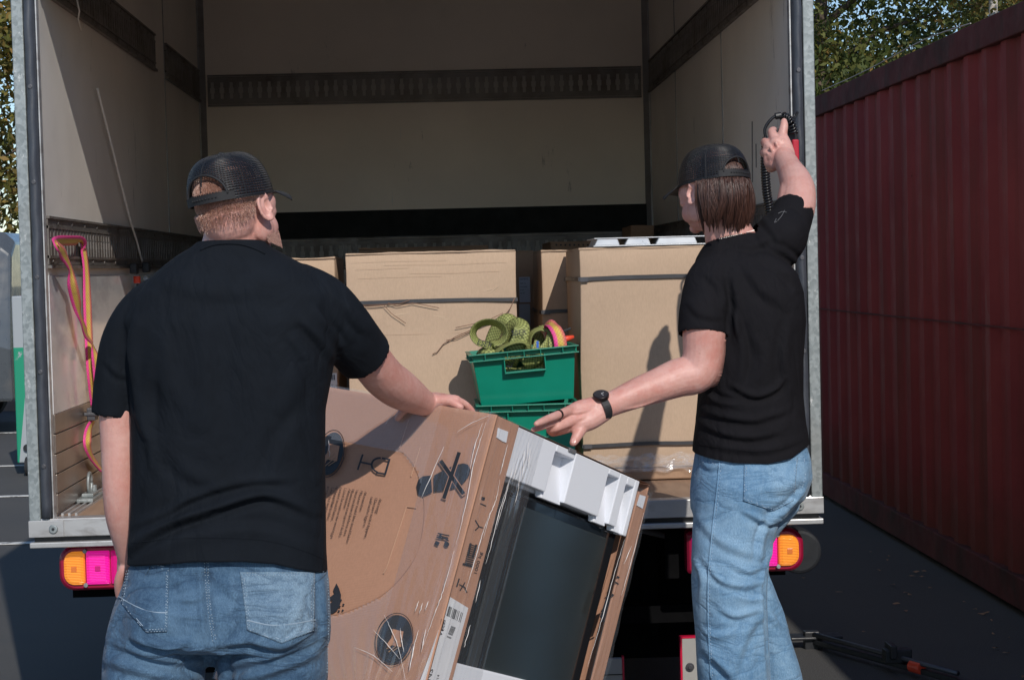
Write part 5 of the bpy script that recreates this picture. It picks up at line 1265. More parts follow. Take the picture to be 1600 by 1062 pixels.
def concha(me, H, off):
    V = getv(me); Hi = np.array(H.inverted()); L = (V @ Hi[:3, :3].T) + Hi[:3, 3]
    for s in (-1, 1):
        r2 = ((L[:, 1]+.004)/.0095)**2 + ((L[:, 2]+.008)/.017)**2; m = (r2 < 1) & (L[:, 0]*s > .074) & (L[:, 0]*s < .105)
        L[m, 0] -= s*.009*(1-r2[m])
    Hm = np.array(H); V = (L @ Hm[:3, :3].T) + Hm[:3, 3]; setv(me, V)
def ear_piece(H, s):
    e = MB(); R = Matrix.Rotation(s*-.38, 3, 'Z') @ Matrix.Rotation(.18, 3, 'X')
    c = Vector((s*.080, -.008, -.010))
    def L(x, y, z): return c + R @ Vector((x*s, y, z))
    rim = []
    for i in range(15):
        q = math.radians(-110+i*22.5) ; k = 1 if i < 11 else .8
        rim.append(L(.006, -.018*math.cos(q)*k-.002, .031*math.sin(q)*k))
    e.tube(rim, [.0045]*15, 8, rnd=True); e.ell(L(0, -.002, .003), (.005,.015,.024), R); e.ell(L(.003,.004,-.024), (.005,.008,.010), R); e.ell(L(.005,.012,-.002), (.004,.005,.007), R)
    e.ell(L(-.006,.004,-.002), (.010,.012,.018), R)
    e.v = [H @ p for p in e.v]; return e
def face_details(T_, H, skin):
    for s in (-1, 1):
        e = T_.part('eye', MB().ell(H @ Vector((s*.030,.076,.002)), (.0105,.0105,.0105), nu=16, nv=10), NT('eye_white').set('Base Color', (.7,.68,.66)).set('Roughness', .2).m, smooth=True)
        T_.part('iris', MB().ell(H @ Vector((s*.030,.0838,.002)), (.0052,.0052,.0052), nu=12, nv=8), NT('iris').set('Base Color', (.03,.05,.06)).set('Roughness', .1).m, e, smooth=True)

# ---- cap
def meshcap():
    t = NT('cap_mesh_black'); s = t.n('SeparateXYZ'); t.l(t.tc.outputs['UV'], s.inputs[0])
    u = t.math('SINE', t.math('MULTIPLY', s.outputs['X'], 520.)); v = t.math('SINE', t.math('MULTIPLY', s.outputs['Y'], 190.))
    hole = t.math('MULTIPLY', t.math('GREATER_THAN', v, .05), t.math('GREATER_THAN', u, -.5))
    t.set('Base Color', (.010, .010, .012)).set('Roughness', .42)
    tr = t.n('BsdfTransparent'); mx = t.n('MixShader'); t.l(t.math('MULTIPLY', hole, .8), mx.inputs[0]); t.l(t.b.outputs[0], mx.inputs[1]); t.l(tr.outputs[0], mx.inputs[2]); t.l(mx.outputs[0], t.t.nodes['Material Output'].inputs[0])
    t.set('Normal', t.bump(v, .6, .001)); return t.m
M_CAPM = meshcap()
def fabm():
    t = NT('cap_cloth_black'); t.set('Base Color', (.012,.012,.014)).set('Roughness', .7); t.set('Normal', t.bump(t.noise(300, 2), .4, .0008)); return t.m
M_CAPF = fabm()
def cap(T_, H, k=1.0, band=.018, open_w=.62, open_h=.052, label=None):
    rx, ry, hz = .0845*k, .1045*k, .106*k; c = Vector((0, -.012, .012))
    NA, NZ = 160, 44
    def rim(th): return -.004*math.sin(th) + .006 + (.006 if math.sin(th) > 0 else 0)*math.sin(th)      # rim height round the head
    def pt(th, f, out=0):
        ph = f*math.pi/2; cr = max(1e-3, math.cos(ph))**.62; z = math.sin(ph)**.95
        seam_ = 1-.006*max(0, math.cos(6*th))**12*math.cos(ph)
        return Vector((c.x+(rx+out)*math.cos(th)*cr*seam_, c.y+(ry+out)*math.sin(th)*cr*seam_, c.z+rim(th)*(1-f)+hz*z))
    v = []; uv = []
    for i in range(NZ+1):
        for j in range(NA): th = 2*math.pi*j/NA; v.append(pt(th, i/NZ)); uv.append((j/NA, i/NZ))
    f = []; fuv = []
    fb = band/hz/1.5
    def dback(th): d = (th+math.pi/2) % (2*math.pi); return min(d, 2*math.pi-d)
    def hole(th, fz): z = math.sin(fz*math.pi/2)*hz; return fz > fb and (dback(th)/open_w)**2+((z-band*.6)/open_h)**2 < 1
    for i in range(NZ):
        for j in range(NA):
            th = 2*math.pi*(j+.5)/NA
            if hole(th, (i+.5)/NZ): continue
            k2 = (j+1) % NA; f.append((i*NA+j, i*NA+k2, (i+1)*NA+k2, (i+1)*NA+j)); fuv.append((uv[i*NA+j], ((j+1)/NA, i/NZ), ((j+1)/NA, (i+1)/NZ), (j/NA, (i+1)/NZ)))
    me = bpy.data.meshes.new('cap'); me.from_pydata([tuple(H @ p - T_.loc) for p in v], [], f); ly = me.uv_layers.new(name='UVMap')
    for pi, p in enumerate(me.polygons):
        p.use_smooth = True
        for n_, li in enumerate(p.loop_indices): ly.data[li].uv = fuv[pi][n_]
    root = T_.part('cap', me, M_CAPM); m = root.modifiers.new('s', 'SOLIDIFY'); m.thickness = .0012; m.offset = 1
    if label: root['label'] = label
    # opening binding, strap, sweat band, button, brim
    arc = []
    for i in range(31):
        q = math.pi*i/30; th = -math.pi/2 + open_w*math.cos(q); z = band*.6+open_h*math.sin(q); fz = math.asin(min(.98, max(.02, z/hz)))/(math.pi/2); arc.append(H @ pt(th, fz, .0012))
    T_.part('opening_trim', MB().tube(arc, .0028, 8), M_CAPF, root, smooth=True)
    def bandmesh(t0, t1, w, z0, out):
        r = []
        for i in range(41):
            th = t0+(t1-t0)*i/40; a = pt(th, 0, out)+Vector((0,0,z0)); b2 = a+Vector((0,0,w)); o2 = Vector((math.cos(th), math.sin(th), 0))*.0022; r.append([H@(a-o2*0), H@(b2-o2*0), H@(b2-o2), H@(a-o2)])
        return MB().loft(r)
    T_.part('strap', bandmesh(-math.pi/2-open_w*1.25, -math.pi/2+open_w*1.25, band, -.001, .0025), M_CAPF, root)
    st = MB()
    for i in range(9):
        th = -math.pi/2-.34+.085*i; p = pt(th, 0, .0035)+Vector((0,0,band*.5)); st.ell(H @ p, (.0022,.0022,.0022), nu=8, nv=6)
    T_.part('strap_studs', st, M_CAPF, root)
    T_.part('edge_band', bandmesh(-math.pi/2+open_w*1.2, 1.5*math.pi-open_w*1.2, .006, -.002, .0012), M_CAPF, root)
    for sgn_ in range(6):
        th = math.pi/6+sgn_*math.pi/3
        pts = [H @ pt(th, i/14, .0008) for i in range(3 if th < 5.3 and th > 4.1 else 0, 15)]
        T_.part('seam', MB().tube(pts, .0013, 5), M_CAPF, root)
    T_.part('button', MB().ell(H @ (c+Vector((0,0,hz+.001))), (.007,.007,.004)), M_CAPF, root)
    br = []; nb = 24
    for i in range(nb+1):
        u = -1+2*i/nb; th = math.pi/2 - u*.98; base = pt(th, 0, .001)+Vector((0,0,.004)); fl = Vector((u*.074, .078*math.sqrt(max(0, 1-u*u*.86))+.105-.012, rim(math.pi/2)+c.z-.016-.020*u*u+.006))
        e = [base.lerp(fl, s)+Vector((0,0,.010*math.sin(s*math.pi*.6)*(1-u*u*.6))) for s in (0, .2, .4, .6, .8, 1)]
        br.append([H@p for p in e]+[H@(p-Vector((0,0,.003))) for p in e[::-1]])
    T_.part('brim', MB().loft(br), M_CAPF, root, smooth=True)
    return root
def hairm(name, a, b, c):
    t = NT(name); g_ = t.n('NewGeometry'); wn = t.n('TexWhiteNoise', noise_dimensions='1D'); t.l(g_.outputs['Random Per Island'], wn.inputs['W'])
    t.set('Base Color', t.ramp(wn.outputs['Value'], [(0, a), (.5, b), (1, c)])).set('Roughness', .36).set('Specular IOR Level', .6); return t.m
def strands(H, n, fn, r0, seg=3, seed=1):
    g_ = random.Random(seed); mb = MB()
    for i in range(n):
        pts, r = fn(g_, i)
        if pts is None: continue
        m = len(pts); mb.tube([H @ p for p in pts], [r*(1-.75*(k/(m-1))**2) for k in range(m)], seg, cap=False)
    return mb
def scalp(th, z, out=0):
    "point on the cranium at azimuth th (-pi/2 is the back) and height z"
    c = Vector((0,-.012,.030)); f = math.sqrt(max(.02, 1-((z-c.z)/.088)**2))
    x, y = (.074+out)*f*math.cos(th), (.094+out)*f*math.sin(th)
    if z < .0:
        k = max(0, min(1, (z+.085)/.085)); x = (.060+.012*k+out)*math.cos(th); y = -.030+(.060+.012*k+out)*math.sin(th) if math.sin(th) < 0 else y
        c = Vector((0, 0, 0)) if math.sin(th) < 0 else c
        return Vector((x, (y-.008) if math.sin(th) < 0 else y-.012, z))
    return Vector((x, c.y+y, z))

def build_hand(mb, wrist, knuckles, fingers, thumb, palm_pts, rad=1.0):
    for pts, rr in palm_pts: limb(mb, [(x, y, Y, r) for (x, y, Y), r in zip(pts, rr)], 14, 4)
    for pts, rr in fingers + [thumb]: limb(mb, [(x, y, Y, r) for (x, y, Y), r in zip(pts, rr)], 12, 4)

def nail(T, px, py, ang, L, W, o=.0006):
    pts = []
    for i in range(10):
        q = 2*math.pi*i/10; x, y = L*math.cos(q), W*math.sin(q); p = onmesh(T, px+x*math.cos(ang)-y*math.sin(ang), py+x*math.sin(ang)+y*math.cos(ang), o)
        if p is None: return None
        pts.append(p)
    return MB().add(pts, [tuple(range(10))])
M_NAIL = NT('fingernail').set('Base Color', (.66,.40,.36)).set('Roughness', .25).m

from mathutils.kdtree import KDTree
def tuck(body_o, cloth_mes, th, skipf):
    "keep the body inside its clothes"
    me = body_o.data; V = getv(me); UVp = PIX(V + np.array(body_o.parent.location)[None, :]); skip = lambda i: skipf(*UVp[i])
    for cm in cloth_mes:
        T = bvh(cm); bm = bmesh.new(); bm.from_mesh(cm); bd = [v.co.copy() for v in bm.verts if v.is_boundary]; bm.free()
        kd = KDTree(len(bd)); [kd.insert(p, i) for i, p in enumerate(bd)]; kd.balance()
        for i in range(len(V)):
            p = Vector(V[i]); l, n, _, d = T.find_nearest(p, .05)
            if l is None: continue
            if d < .02 and (p-l).dot(n) > -th and kd.find(l)[2] > .004 and not skip(i): V[i] = l - n*th
    setv(me, V)

# ================================================================== left man
TA = 4.06
A = Thing('person', 'man in black T-shirt, mid-blue jeans and mesh cap, one arm on the tipped carton', 'person', (P(355, 1400, TA).x, TA, 0))
def headmat(px, py, Y, yaw, pitch, roll, s=1.0):
    o = P(px, py, Y); return Matrix.Translation(o) @ Matrix.Rotation(-yaw, 4, 'Z') @ Matrix.Rotation(roll, 4, 'Y') @ Matrix.Rotation(pitch, 4, 'X') @ Matrix.Scale(s, 4)
HA = headmat(369, 325, 4.06, math.radians(27), math.radians(7), math.radians(-8), 1.0)
body = MB(); head_pieces(body, HA)
for s in (-1, 1): e = ear_piece(HA, s); body.add(e.v, e.f)
# neck and hidden torso core
limb(body, [(366, 345, 4.05, 40), (362, 372, 4.055, 43), (360, 400, 4.06, 52), (358, 440, 4.07, 72)], 24)
body.loft([px_ring(y, xl, xr, TA, d) for y, xl, xr, d in ((410, 290, 430, .07), (440, 262, 478, .09), (520, 225, 495, .11), (640, 228, 485, .11), (780, 230, 484, .10), (860, 225, 488, .105), (960, 200, 488, .11))])
# arms
limb(body, [(245, 455, 4.06, 36), (206, 500, 4.08, 40), (192, 580, 4.10, 36), (189, 650, 4.10, 33.5), (188, 700, 4.10, 30), (187, 735, 4.10, 27.5), (189, 770, 4.11, 28), (192, 810, 4.13, 26), (198, 850, 4.16, 20), (201, 872, 4.18, 17)], 22, flat=1.0)
limb(body, [(200, 868, 4.18, 17), (203, 895, 4.20, 20), (208, 920, 4.22, 19)], 16, flat=.7)
for i, (dx, L_) in enumerate(((-14, 30), (-5, 36), (5, 34), (13, 26))): limb(body, [(206+dx, 918, 4.20+i*.012, 8), (207+dx, 918+L_*.5, 4.22+i*.012, 7.5), (210+dx, 918+L_, 4.235+i*.01, 6.5)], 10)
limb(body, [(194, 888, 4.17, 9), (186, 908, 4.18, 8), (187, 930, 4.20, 7)], 10)
# reaching arm
limb(body, [(480, 455, 4.05, 42), (520, 490, 4.08, 44), (552, 530, 4.14, 39), (578, 562, 4.20, 34), (600, 589, 4.26, 33), (622, 606, 4.33, 32), (640, 617, 4.39, 27.5), (654, 625, 4.45, 23), (664, 630, 4.49, 20)], 24)
limb(body, [(560, 530, 4.12, 22), (590, 560, 4.20, 21), (615, 585, 4.27, 19), (640, 607, 4.36, 13)], 16)
limb(body, [(575, 565, 4.16, 18), (600, 592, 4.23, 18), (625, 612, 4.31, 16)], 16)
def frA(s, v, w): return C0 - a_*s - u_*v + b_*w       # s leftwards along the top edge, v above it, w back over the top
def limb3(mb, pts, rad, seg=12, n=4, flat=1.0):
    cp = catmull([tuple(p)+(r,) for p, r in zip(pts, rad)], n); mb.tube([c[:3] for c in cp], [c[3] for c in cp], seg, rnd=True, flat=flat)
wr = P(662, 628, 4.49)
sh = (wr-C0); s_w = -sh.dot(a_)
kn = [frA(s_w-.020+i*.0, 0, 0) for i in range(4)]
s0 = s_w
for i, (ds, ln, r) in enumerate(((.030, .060, .0100), (.008, .072, .0102), (-.014, .066, .0098), (-.034, .050, .0085))):
    k = frA(s0+ds-.040, .024, .020-abs(ds)*.1)
    limb3(body, [wr+(k-wr)*.15, wr+(k-wr)*.6, k], [.016, .0165, .0125], 14)
    limb3(body, [k, k+b_*ln*.45-a_*(-.010)+u_*.002-a_*0, k+b_*ln*.85+a_*.016+u_*.008, k+b_*ln*1.15+a_*.020+u_*.016], [.0125*r/.01, .0108*r/.01, .0098*r/.01, .0082*r/.01])
# side of the little finger resting along the edge
limb3(body, [wr+a_*.004, frA(s0-.055, .016, .004), frA(s0-.078, .013, .010), frA(s0-.094, .008, .018)], [.017, .0135, .0105, .0088])
# thumb down the panel
limb3(body, [wr-a_*.010+u_*.006, frA(s0+.022, -.010, -.020), frA(s0+.046, -.030, -.024), frA(s0+.062, -.052, -.020)], [.017, .0150, .0115, .0092])
limb3(body, [wr-a_*.015, frA(s0+.01, .010, -.010), frA(s0-.03, .012, -.004)], [.018, .020, .015])
bm_ = remesh(body, .0032, 4); concha(bm_, HA, 0)
bm_.transform(Matrix.Translation(-A.loc)); bm_.name = 'body'
bodyA = A.part('body', bm_, M_SKIN, smooth=True)
face_details(A, HA, M_SKIN)
# hair
M_HA = hairm('hair_reddish_blond', (.19,.085,.058), (.32,.16,.115), (.45,.27,.21))
def buzz(g_, i):
    th = g_.uniform(-math.pi-.35, .35); z = g_.uniform(-.062, .085)
    if i % 4 == 0: th = -math.pi/2+g_.uniform(-.75, .75); z = g_.uniform(.02, .10)
    if g_.random() > (z+.046)/.050: return None, 0
    side = abs(math.cos(th))
    if z < -.030-.03*(1-side)+.03*max(0, math.sin(th)): 
        if g_.random() < .8: return None, 0
    if math.sin(th) > -.15 and z < .0 and abs(math.cos(th)) > .9 and z < -.02: return None, 0
    p = scalp(th, z, .0004); n_ = Vector((math.cos(th), math.sin(th), max(.1, (z-.03)*16))).normalized(); L = g_.uniform(.005, .010)*(.6 if z < -.03 else 1)
    d = Vector((g_.gauss(0,.13), g_.gauss(0,.13), -1))
    d = (d-n_*d.dot(n_)).normalized()
    return [p-n_*.001, p+n_*L*.20+d*L*.5, p+n_*L*.22+d*L*1.1], .0005
A.part('hair', strands(HA, 15000, buzz, .0007, 3, 3), M_HA)
def beard(g_, i):
    s = g_.choice((-1, 1)); y = g_.uniform(.0, .075); z = -.045-.04*g_.random()-y*.25
    x = s*(.062-.25*max(0, y-.02)) ; p = Vector((x, y, z)); d = Vector((s*.3, .1, -.8)); L = .009
    return [p, p+d*L*.5, p+d*L], .0005
A.part('beard', strands(HA, 2500, beard, .0006, 3, 5), M_HA)
cap(A, HA, 1.045, label='black mesh cap worn with the brim to the right')

# shirt
sb = MB()
rs = [(372, 316, 408, 4.055, .064), (386, 300, 424, 4.055, .074), (400, 276, 450, 4.06, .088), (415, 256, 478, 4.06, .102), (435, 234, 506, 4.06, .118), (460, 214, 526, 4.06, .130), (500, 195, 533, 4.06, .142), (560, 198, 524, 4.06, .146), (640, 205, 509, 4.06, .142), (720, 208, 508, 4.06, .136), (800, 207, 509, 4.06, .136), (860, 203, 510, 4.055, .142), (930, 200, 514, 4.055, .146)]
sb.loft([px_ring(y, l, r, Y, d, 2.5) for y, l, r, Y, d in rs])
limb(sb, [(266, 452, 4.06, 33), (228, 488, 4.07, 41), (200, 534, 4.08, 41), (187, 590, 4.09, 38.5), (180, 648, 4.10, 37)], 26, rnd=False)
limb(sb, [(455, 445, 4.06, 40), (498, 474, 4.06, 49), (531, 510, 4.10, 49), (556, 540, 4.15, 46), (571, 558, 4.18, 44.5)], 26, rnd=False)
for x, y, r in ((485, 427, .017), (496, 430, .012), (562, 488, .013), (581, 516, .013), (590, 545, .010)): sb.ell(P(x, y, 4.09+(x-485)*.0007), (r, r*1.8, r))
me = remesh(sb, .0052, 7)
# hems and neck opening
opencap(me, P(180, 648, 4.10), P(180, 648, 4.10)-P(187, 590, 4.09), .060)
opencap(me, P(571, 558, 4.18), P(571, 558, 4.18)-P(556, 540, 4.15), .070)
cutplane(me, P(355, 893, 4.05), (0, 0, -1))
cutplane(me, P(362, 379, 4.04), (0, .12, 1))
V = getv(me); uv = PIX(V)
k = np.clip((uv[:, 1]-700)/190, 0, 1); xx = uv[:, 0]
target = np.interp(xx, [196, 230, 300, 380, 430, 480, 512], [-20, -26, -32, -30, -24, -8, 3.])
V[:, 2] -= target*k/F*4.05; setv(me, V)
FA = [([(198, 862), (230, 836), (270, 815), (330, 795), (400, 773), (440, 778), (490, 800)], 9, .011, 1), ([(205, 820), (260, 800), (300, 776), (380, 752), (455, 748)], 8, .006, 1), ([(205, 885), (260, 850), (330, 832), (420, 830), (500, 862)], 12, .004, -1),
      ([(470, 500), (500, 530), (520, 562)], 8, .007, 1), ([(490, 480), (515, 515), (535, 545)], 7, .006, -1), ([(450, 520), (480, 560), (500, 610)], 10, .005, 1), ([(540, 470), (552, 500), (570, 520)], 7, .004, 1), ([(500, 440), (540, 480), (585, 520)], 10, .003, -1),
      ([(215, 500), (205, 540), (212, 600), (222, 650)], 9, .007, 1), ([(235, 560), (225, 620), (228, 690)], 12, .005, -1), ([(212, 640), (235, 690), (240, 740)], 10, .005, 1), ([(165, 560), (180, 580), (200, 590)], 7, .003, 1), ([(250, 430), (300, 450), (360, 455), (430, 445)], 16, .003, 1),
      ([(350, 480), (352, 560), (350, 680)], 24, -.006, 1), ([(270, 520), (255, 580), (290, 640)], 26, .005, 1), ([(430, 520), (455, 590), (430, 650)], 26, .005, -1), ([(480, 640), (440, 700), (420, 760)], 14, .004, 1), ([(260, 700), (300, 740), (350, 750)], 14, .004, 1)]
folds(me, FA, nz=.004, nfreq=(7, 7, 5)); 
for p in me.polygons: p.use_smooth = True
me.transform(Matrix.Translation(-A.loc)); TSA = None
tuck(bodyA, [me], .006, lambda x, y: (y > 640 and x < 225) or x > 585); sh_ = A.part('t_shirt', me, M_SHA); m = sh_.modifiers.new('s', 'SOLIDIFY'); m.thickness = .0025; m.offset = -1
mw = me.copy(); mw.transform(Matrix.Translation(A.loc)); T = bvh(mw)
A.part('collar', MB().tube([p for p in [onmesh(T, x, y, .0015) for x, y in catmull([(314, 391), (330, 384), (350, 381), (375, 382), (398, 389), (414, 397)], 5)] if p], .0025, 6), M_SHA, sh_, smooth=True)
A.part('hem_seam', seam(T, [(203, 848), (250, 843), (310, 840), (380, 841), (430, 847), (480, 862), (507, 874)], .0007, .0004), M_SHA, sh_)
# jeans
jb = MB()
jr = [(842, 212, 503, 4.055, .118), (880, 205, 510, 4.055, .126), (910, 193, 514, 4.05, .136), (945, 180, 516, 4.045, .148), (980, 172, 517, 4.045, .150), (1003, 168, 516, 4.045, .140)]
jb.loft([px_ring(y, l, r, Y, d, 2.5) for y, l, r, Y, d in jr])
limb(jb, [(333, 930, 4.04, 30), (333, 990, 4.03, 30), (332, 1022, 4.04, 20)], 16)
jb.ell(P(262, 968, 4.00), (S(72, 4), .11, S(66, 4))); jb.ell(P(426, 968, 4.00), (S(76, 4), .11, S(66, 4)))
gy = lambda Y: 1.55*F/Y
limb(jb, [(252, 950, 4.04, 72), (243, 1000, 4.04, 77), (240, 1062, 4.03, 80), (246, 1150, 4.02, 70), (250, 1230, 4.03, 62), (252, 1350, 4.05, 52), (254, 1462, 4.07, 50)], 28)
limb(jb, [(420, 950, 4.04, 76), (428, 1000, 4.04, 82), (428, 1062, 4.05, 84), (428, 1150, 4.08, 70), (428, 1230, 4.10, 62), (430, 1350, 4.09, 52), (432, 1462, 4.08, 50)], 28)
me = remesh(jb, .0052, 8); cutplane(me, P(355, 846, 4.05), (0, 0, 1)); cutplane(me, (0, 0, .035), (0, 0, -1))
FJ = [([(322, 880), (325, 950), (333, 1008)], 7, -.008, 1), ([(335, 1010), (390, 1000), (440, 1005), (500, 975)], 8, .009, 1), ([(345, 1040), (400, 1030), (460, 1010), (512, 985)], 9, .008, 1), ([(370, 1060), (430, 1045), (505, 1015)], 10, .007, 1),
      ([(330, 1012), (290, 1012), (240, 1002), (200, 992)], 8, .009, -1), ([(325, 1030), (280, 1032), (220, 1018), (175, 1000)], 9, .008, -1), ([(315, 1056), (260, 1056), (200, 1042), (165, 1030)], 10, .007, -1), ([(215, 1000), (260, 1008), (300, 1000)], 6, .006, 1),
      ([(190, 940), (175, 980), (165, 1040)], 8, .006, 1), ([(350, 1015), (345, 1050), (352, 1090)], 8, .007, -1), ([(240, 880), (280, 905), (300, 940)], 12, .003, 1), ([(500, 900), (508, 960), (505, 1010)], 7, .005, 1), ([(270, 935), (300, 938), (320, 932)], 5, .004, 1), ([(262, 955), (290, 962), (318, 958)], 5, .003, -1), ([(335, 900), (370, 930), (380, 970)], 10, .004, 1)]
for k in range(14): 
    y = 1090+k*27; c = 246 if k % 2 else 428; FJ.append(([(c-60, y+random.uniform(-10, 10)), (c, y+random.uniform(-18, 18)), (c+60, y+random.uniform(-10, 10))], 9, .006, 1))
folds(me, FJ, nz=.005, nfreq=(12, 12, 9), seed=3)
for p in me.polygons: p.use_smooth = True
me.transform(Matrix.Translation(-A.loc)); je = A.part('jeans', me, M_JA); m = je.modifiers.new('s', 'SOLIDIFY'); m.thickness = .002; m.offset = -1
mw = me.copy(); mw.transform(Matrix.Translation(A.loc)); T = bvh(mw)
def pocket(Tg, Th, root, c4_, bottom, mat, st, r=.0008, label=None):
    pk = Th.part('back_pocket', patch(Tg, c4_, .0028, bottom=bottom), mat, root, smooth=True, label=label); m = pk.modifiers.new('s', 'SOLIDIFY'); m.thickness = .003; m.offset = -1
    tl, tr_, br, bl = c4_; mid = ((bl[0]+br[0])/2+bottom[0], (bl[1]+br[1])/2+bottom[1]); mb = MB()
    cen = ((tl[0]+br[0])/2, (tl[1]+br[1])/2+bottom[1]*.4)
    for ins, step in ((.965, 4.6), (.90, 4.6)):
        q = [(cen[0]+(p[0]-cen[0])*ins, cen[1]+(p[1]-cen[1])*ins) for p in (tl, tr_, br, mid, bl)]
        for a, b in ((0, 1), (1, 2), (2, 3), (3, 4), (4, 0)):
            if a == b: continue
            d = dashes(Tg, [q[a], ((q[a][0]+q[b][0])/2, (q[a][1]+q[b][1])/2), q[b]], r, .0036, step); mb.add(d.v, d.f)
    Th.part('stitching', mb, st, root)
pocket(T, A, je, [(202, 872), (265, 884), (261, 986), (190, 942)], (4, 24), M_JA, M_STA)
pocket(T, A, je, [(375, 893), (491, 893), (490, 985), (386, 984)], (2, 20), denimm('denim_rubbed', (.05,.10,.17), (.13,.21,.30), (.26,.37,.47)), M_STA, label='right back pocket rubbed pale by a wallet')
A.part('pocket_seam', merge(seam(T, [(187, 932), (215, 948), (240, 956), (262, 957)], .0012, .0034), seam(T, [(386, 968), (430, 976), (491, 968)], .0012, .0034)), M_STA, je)
A.part('yoke_seam', merge(seam(T, [(206, 864), (250, 866), (300, 866)], .0011, .001), seam(T, [(330, 866), (400, 868), (450, 876), (505, 893)], .0011, .001)), M_STA, je)
A.part('centre_seam', merge(dashes(T, [(319, 862), (321, 920), (327, 970), (333, 1004)], .0009, .0016, 4.5), dashes(T, [(325, 862), (327, 920), (333, 970), (338, 1000)], .0009, .0016, 4.5), dashes(T, [(322, 862), (324, 920), (330, 970), (335, 1004)], .0005, .003, 4)), M_STA, je)
A.part('felled_seam', seam(T, [(322, 862), (324, 920), (330, 970), (335, 1004)], .0032, -.0008), M_JA, je, smooth=True)
A.part('side_seam', dashes(T, [(511, 900), (513, 960), (510, 1055)], .0009, .0012, 4.5), M_STA, je)
def shoe(Th, x, y, ang, k=1.0, col=None):
    R = Matrix.Translation((x, y, 0)) @ Matrix.Rotation(-ang, 4, 'Z')
    up = MB(); rr = []
    for yy, w_, h_ in ((-.115, .026, .060), (-.10, .036, .075), (-.05, .040, .085), (0, .042, .080), (.06, .048, .060), (.12, .050, .048), (.16, .040, .038), (.178, .022, .028)):
        rr.append([R @ Vector((w_*math.cos(q), yy, .022+max(0, math.sin(q))*h_*1.0+min(0, math.sin(q))*.006)) for q in [2*math.pi*i/18 for i in range(18)]])
    o = Th.part('shoe', up.loft(rr), col or M_BLK, smooth=True)
    so_ = MB(); rr = []
    for z in (.0, .024):
        rr.append([R @ Vector(((.050-.008*(q_[1] < -.05))*q_[0], q_[1]*1.0, z)) for q_ in [(math.cos(a), .03+.155*math.sin(a)) for a in [2*math.pi*i/28 for i in range(28)]]])
    Th.part('sole', so_.loft(rr), pm('sole_white', (.5,.5,.5)), o, bevel=.004)
pa = P(254, 1450, 4.07); shoe(A, pa.x, 4.10, .1); pa = P(432, 1450, 4.08); shoe(A, pa.x, 4.12, .25)

# ================================================================== right man
TB = 4.9
B = Thing('person', 'man with long brown hair, black T-shirt and light blue jeans, one arm raised', 'person', (P(1160, 1250, TB).x, TB, 0))
HB = headmat(1112, 299, 4.92, math.radians(-33), math.radians(-7), math.radians(3), .97)
body = MB(); head_pieces(body, HB)
for s in (-1, 1): e = ear_piece(HB, s); body.add(e.v, e.f)
limb(body, [(1122, 330, 4.92, 32), (1134, 355, 4.92, 36), (1142, 378, 4.92, 42), (1152, 410, 4.92, 58)], 24)
body.loft([px_ring(y, xl, xr, 4.91, d) for y, xl, xr, d in ((400, 1115, 1205, .07), (430, 1108, 1228, .10), (520, 1108, 1235, .12), (640, 1108, 1235, .11), (700, 1105, 1240, .11), (790, 1100, 1235, .11))])
# near arm
limb(body, [(1112, 425, 4.84, 34), (1103, 470, 4.80, 36), (1100, 520, 4.79, 34), (1098, 556, 4.79, 32), (1088, 583, 4.785, 31), (1060, 590, 4.78, 30.5), (1028, 602, 4.76, 27), (995, 614, 4.74, 23.8), (962, 628, 4.72, 20), (940, 637, 4.70, 19)], 24)
limb(body, [(1104, 560, 4.80, 22), (1106, 584, 4.79, 17), (1090, 597, 4.785, 18), (1060, 606, 4.78, 14)], 14)
# its hand: palm, five fingers
PH = [([(946, 636, 4.705), (922, 645, 4.69), (898, 650, 4.67)], (17.5, 16, 12)), ([(944, 642, 4.70), (918, 657, 4.68), (897, 664, 4.665)], (16, 17, 12)), ([(935, 632, 4.70), (905, 638, 4.68), (888, 644, 4.66)], (14, 13, 9))]
FG = [([(894, 639, 4.665), (877, 646, 4.62), (859, 653, 4.57), (845, 659, 4.53), (838, 662, 4.51)], (8.2, 7.2, 6.7, 6.0, 4.6)),     # index / ring finger
      ([(892, 647, 4.67), (866, 659, 4.62), (845, 667, 4.56), (833, 671, 4.53)], (8, 6.6, 5.6, 4.2)),
      ([(900, 654, 4.66), (884, 661, 4.64), (870, 667, 4.62), (860, 671, 4.63), (864, 676, 4.65)], (9.2, 8.2, 7.6, 7.2, 6.2)),
      ([(896, 664, 4.665), (882, 669, 4.67), (870, 673, 4.68), (863, 675, 4.69)], (9.5, 9, 8, 7))]
TH = ([(914, 660, 4.68), (906, 673, 4.66), (900, 684, 4.65), (896, 691, 4.64)], (11, 9.5, 8.2, 6.6))
build_hand(body, None, None, FG, TH, PH)
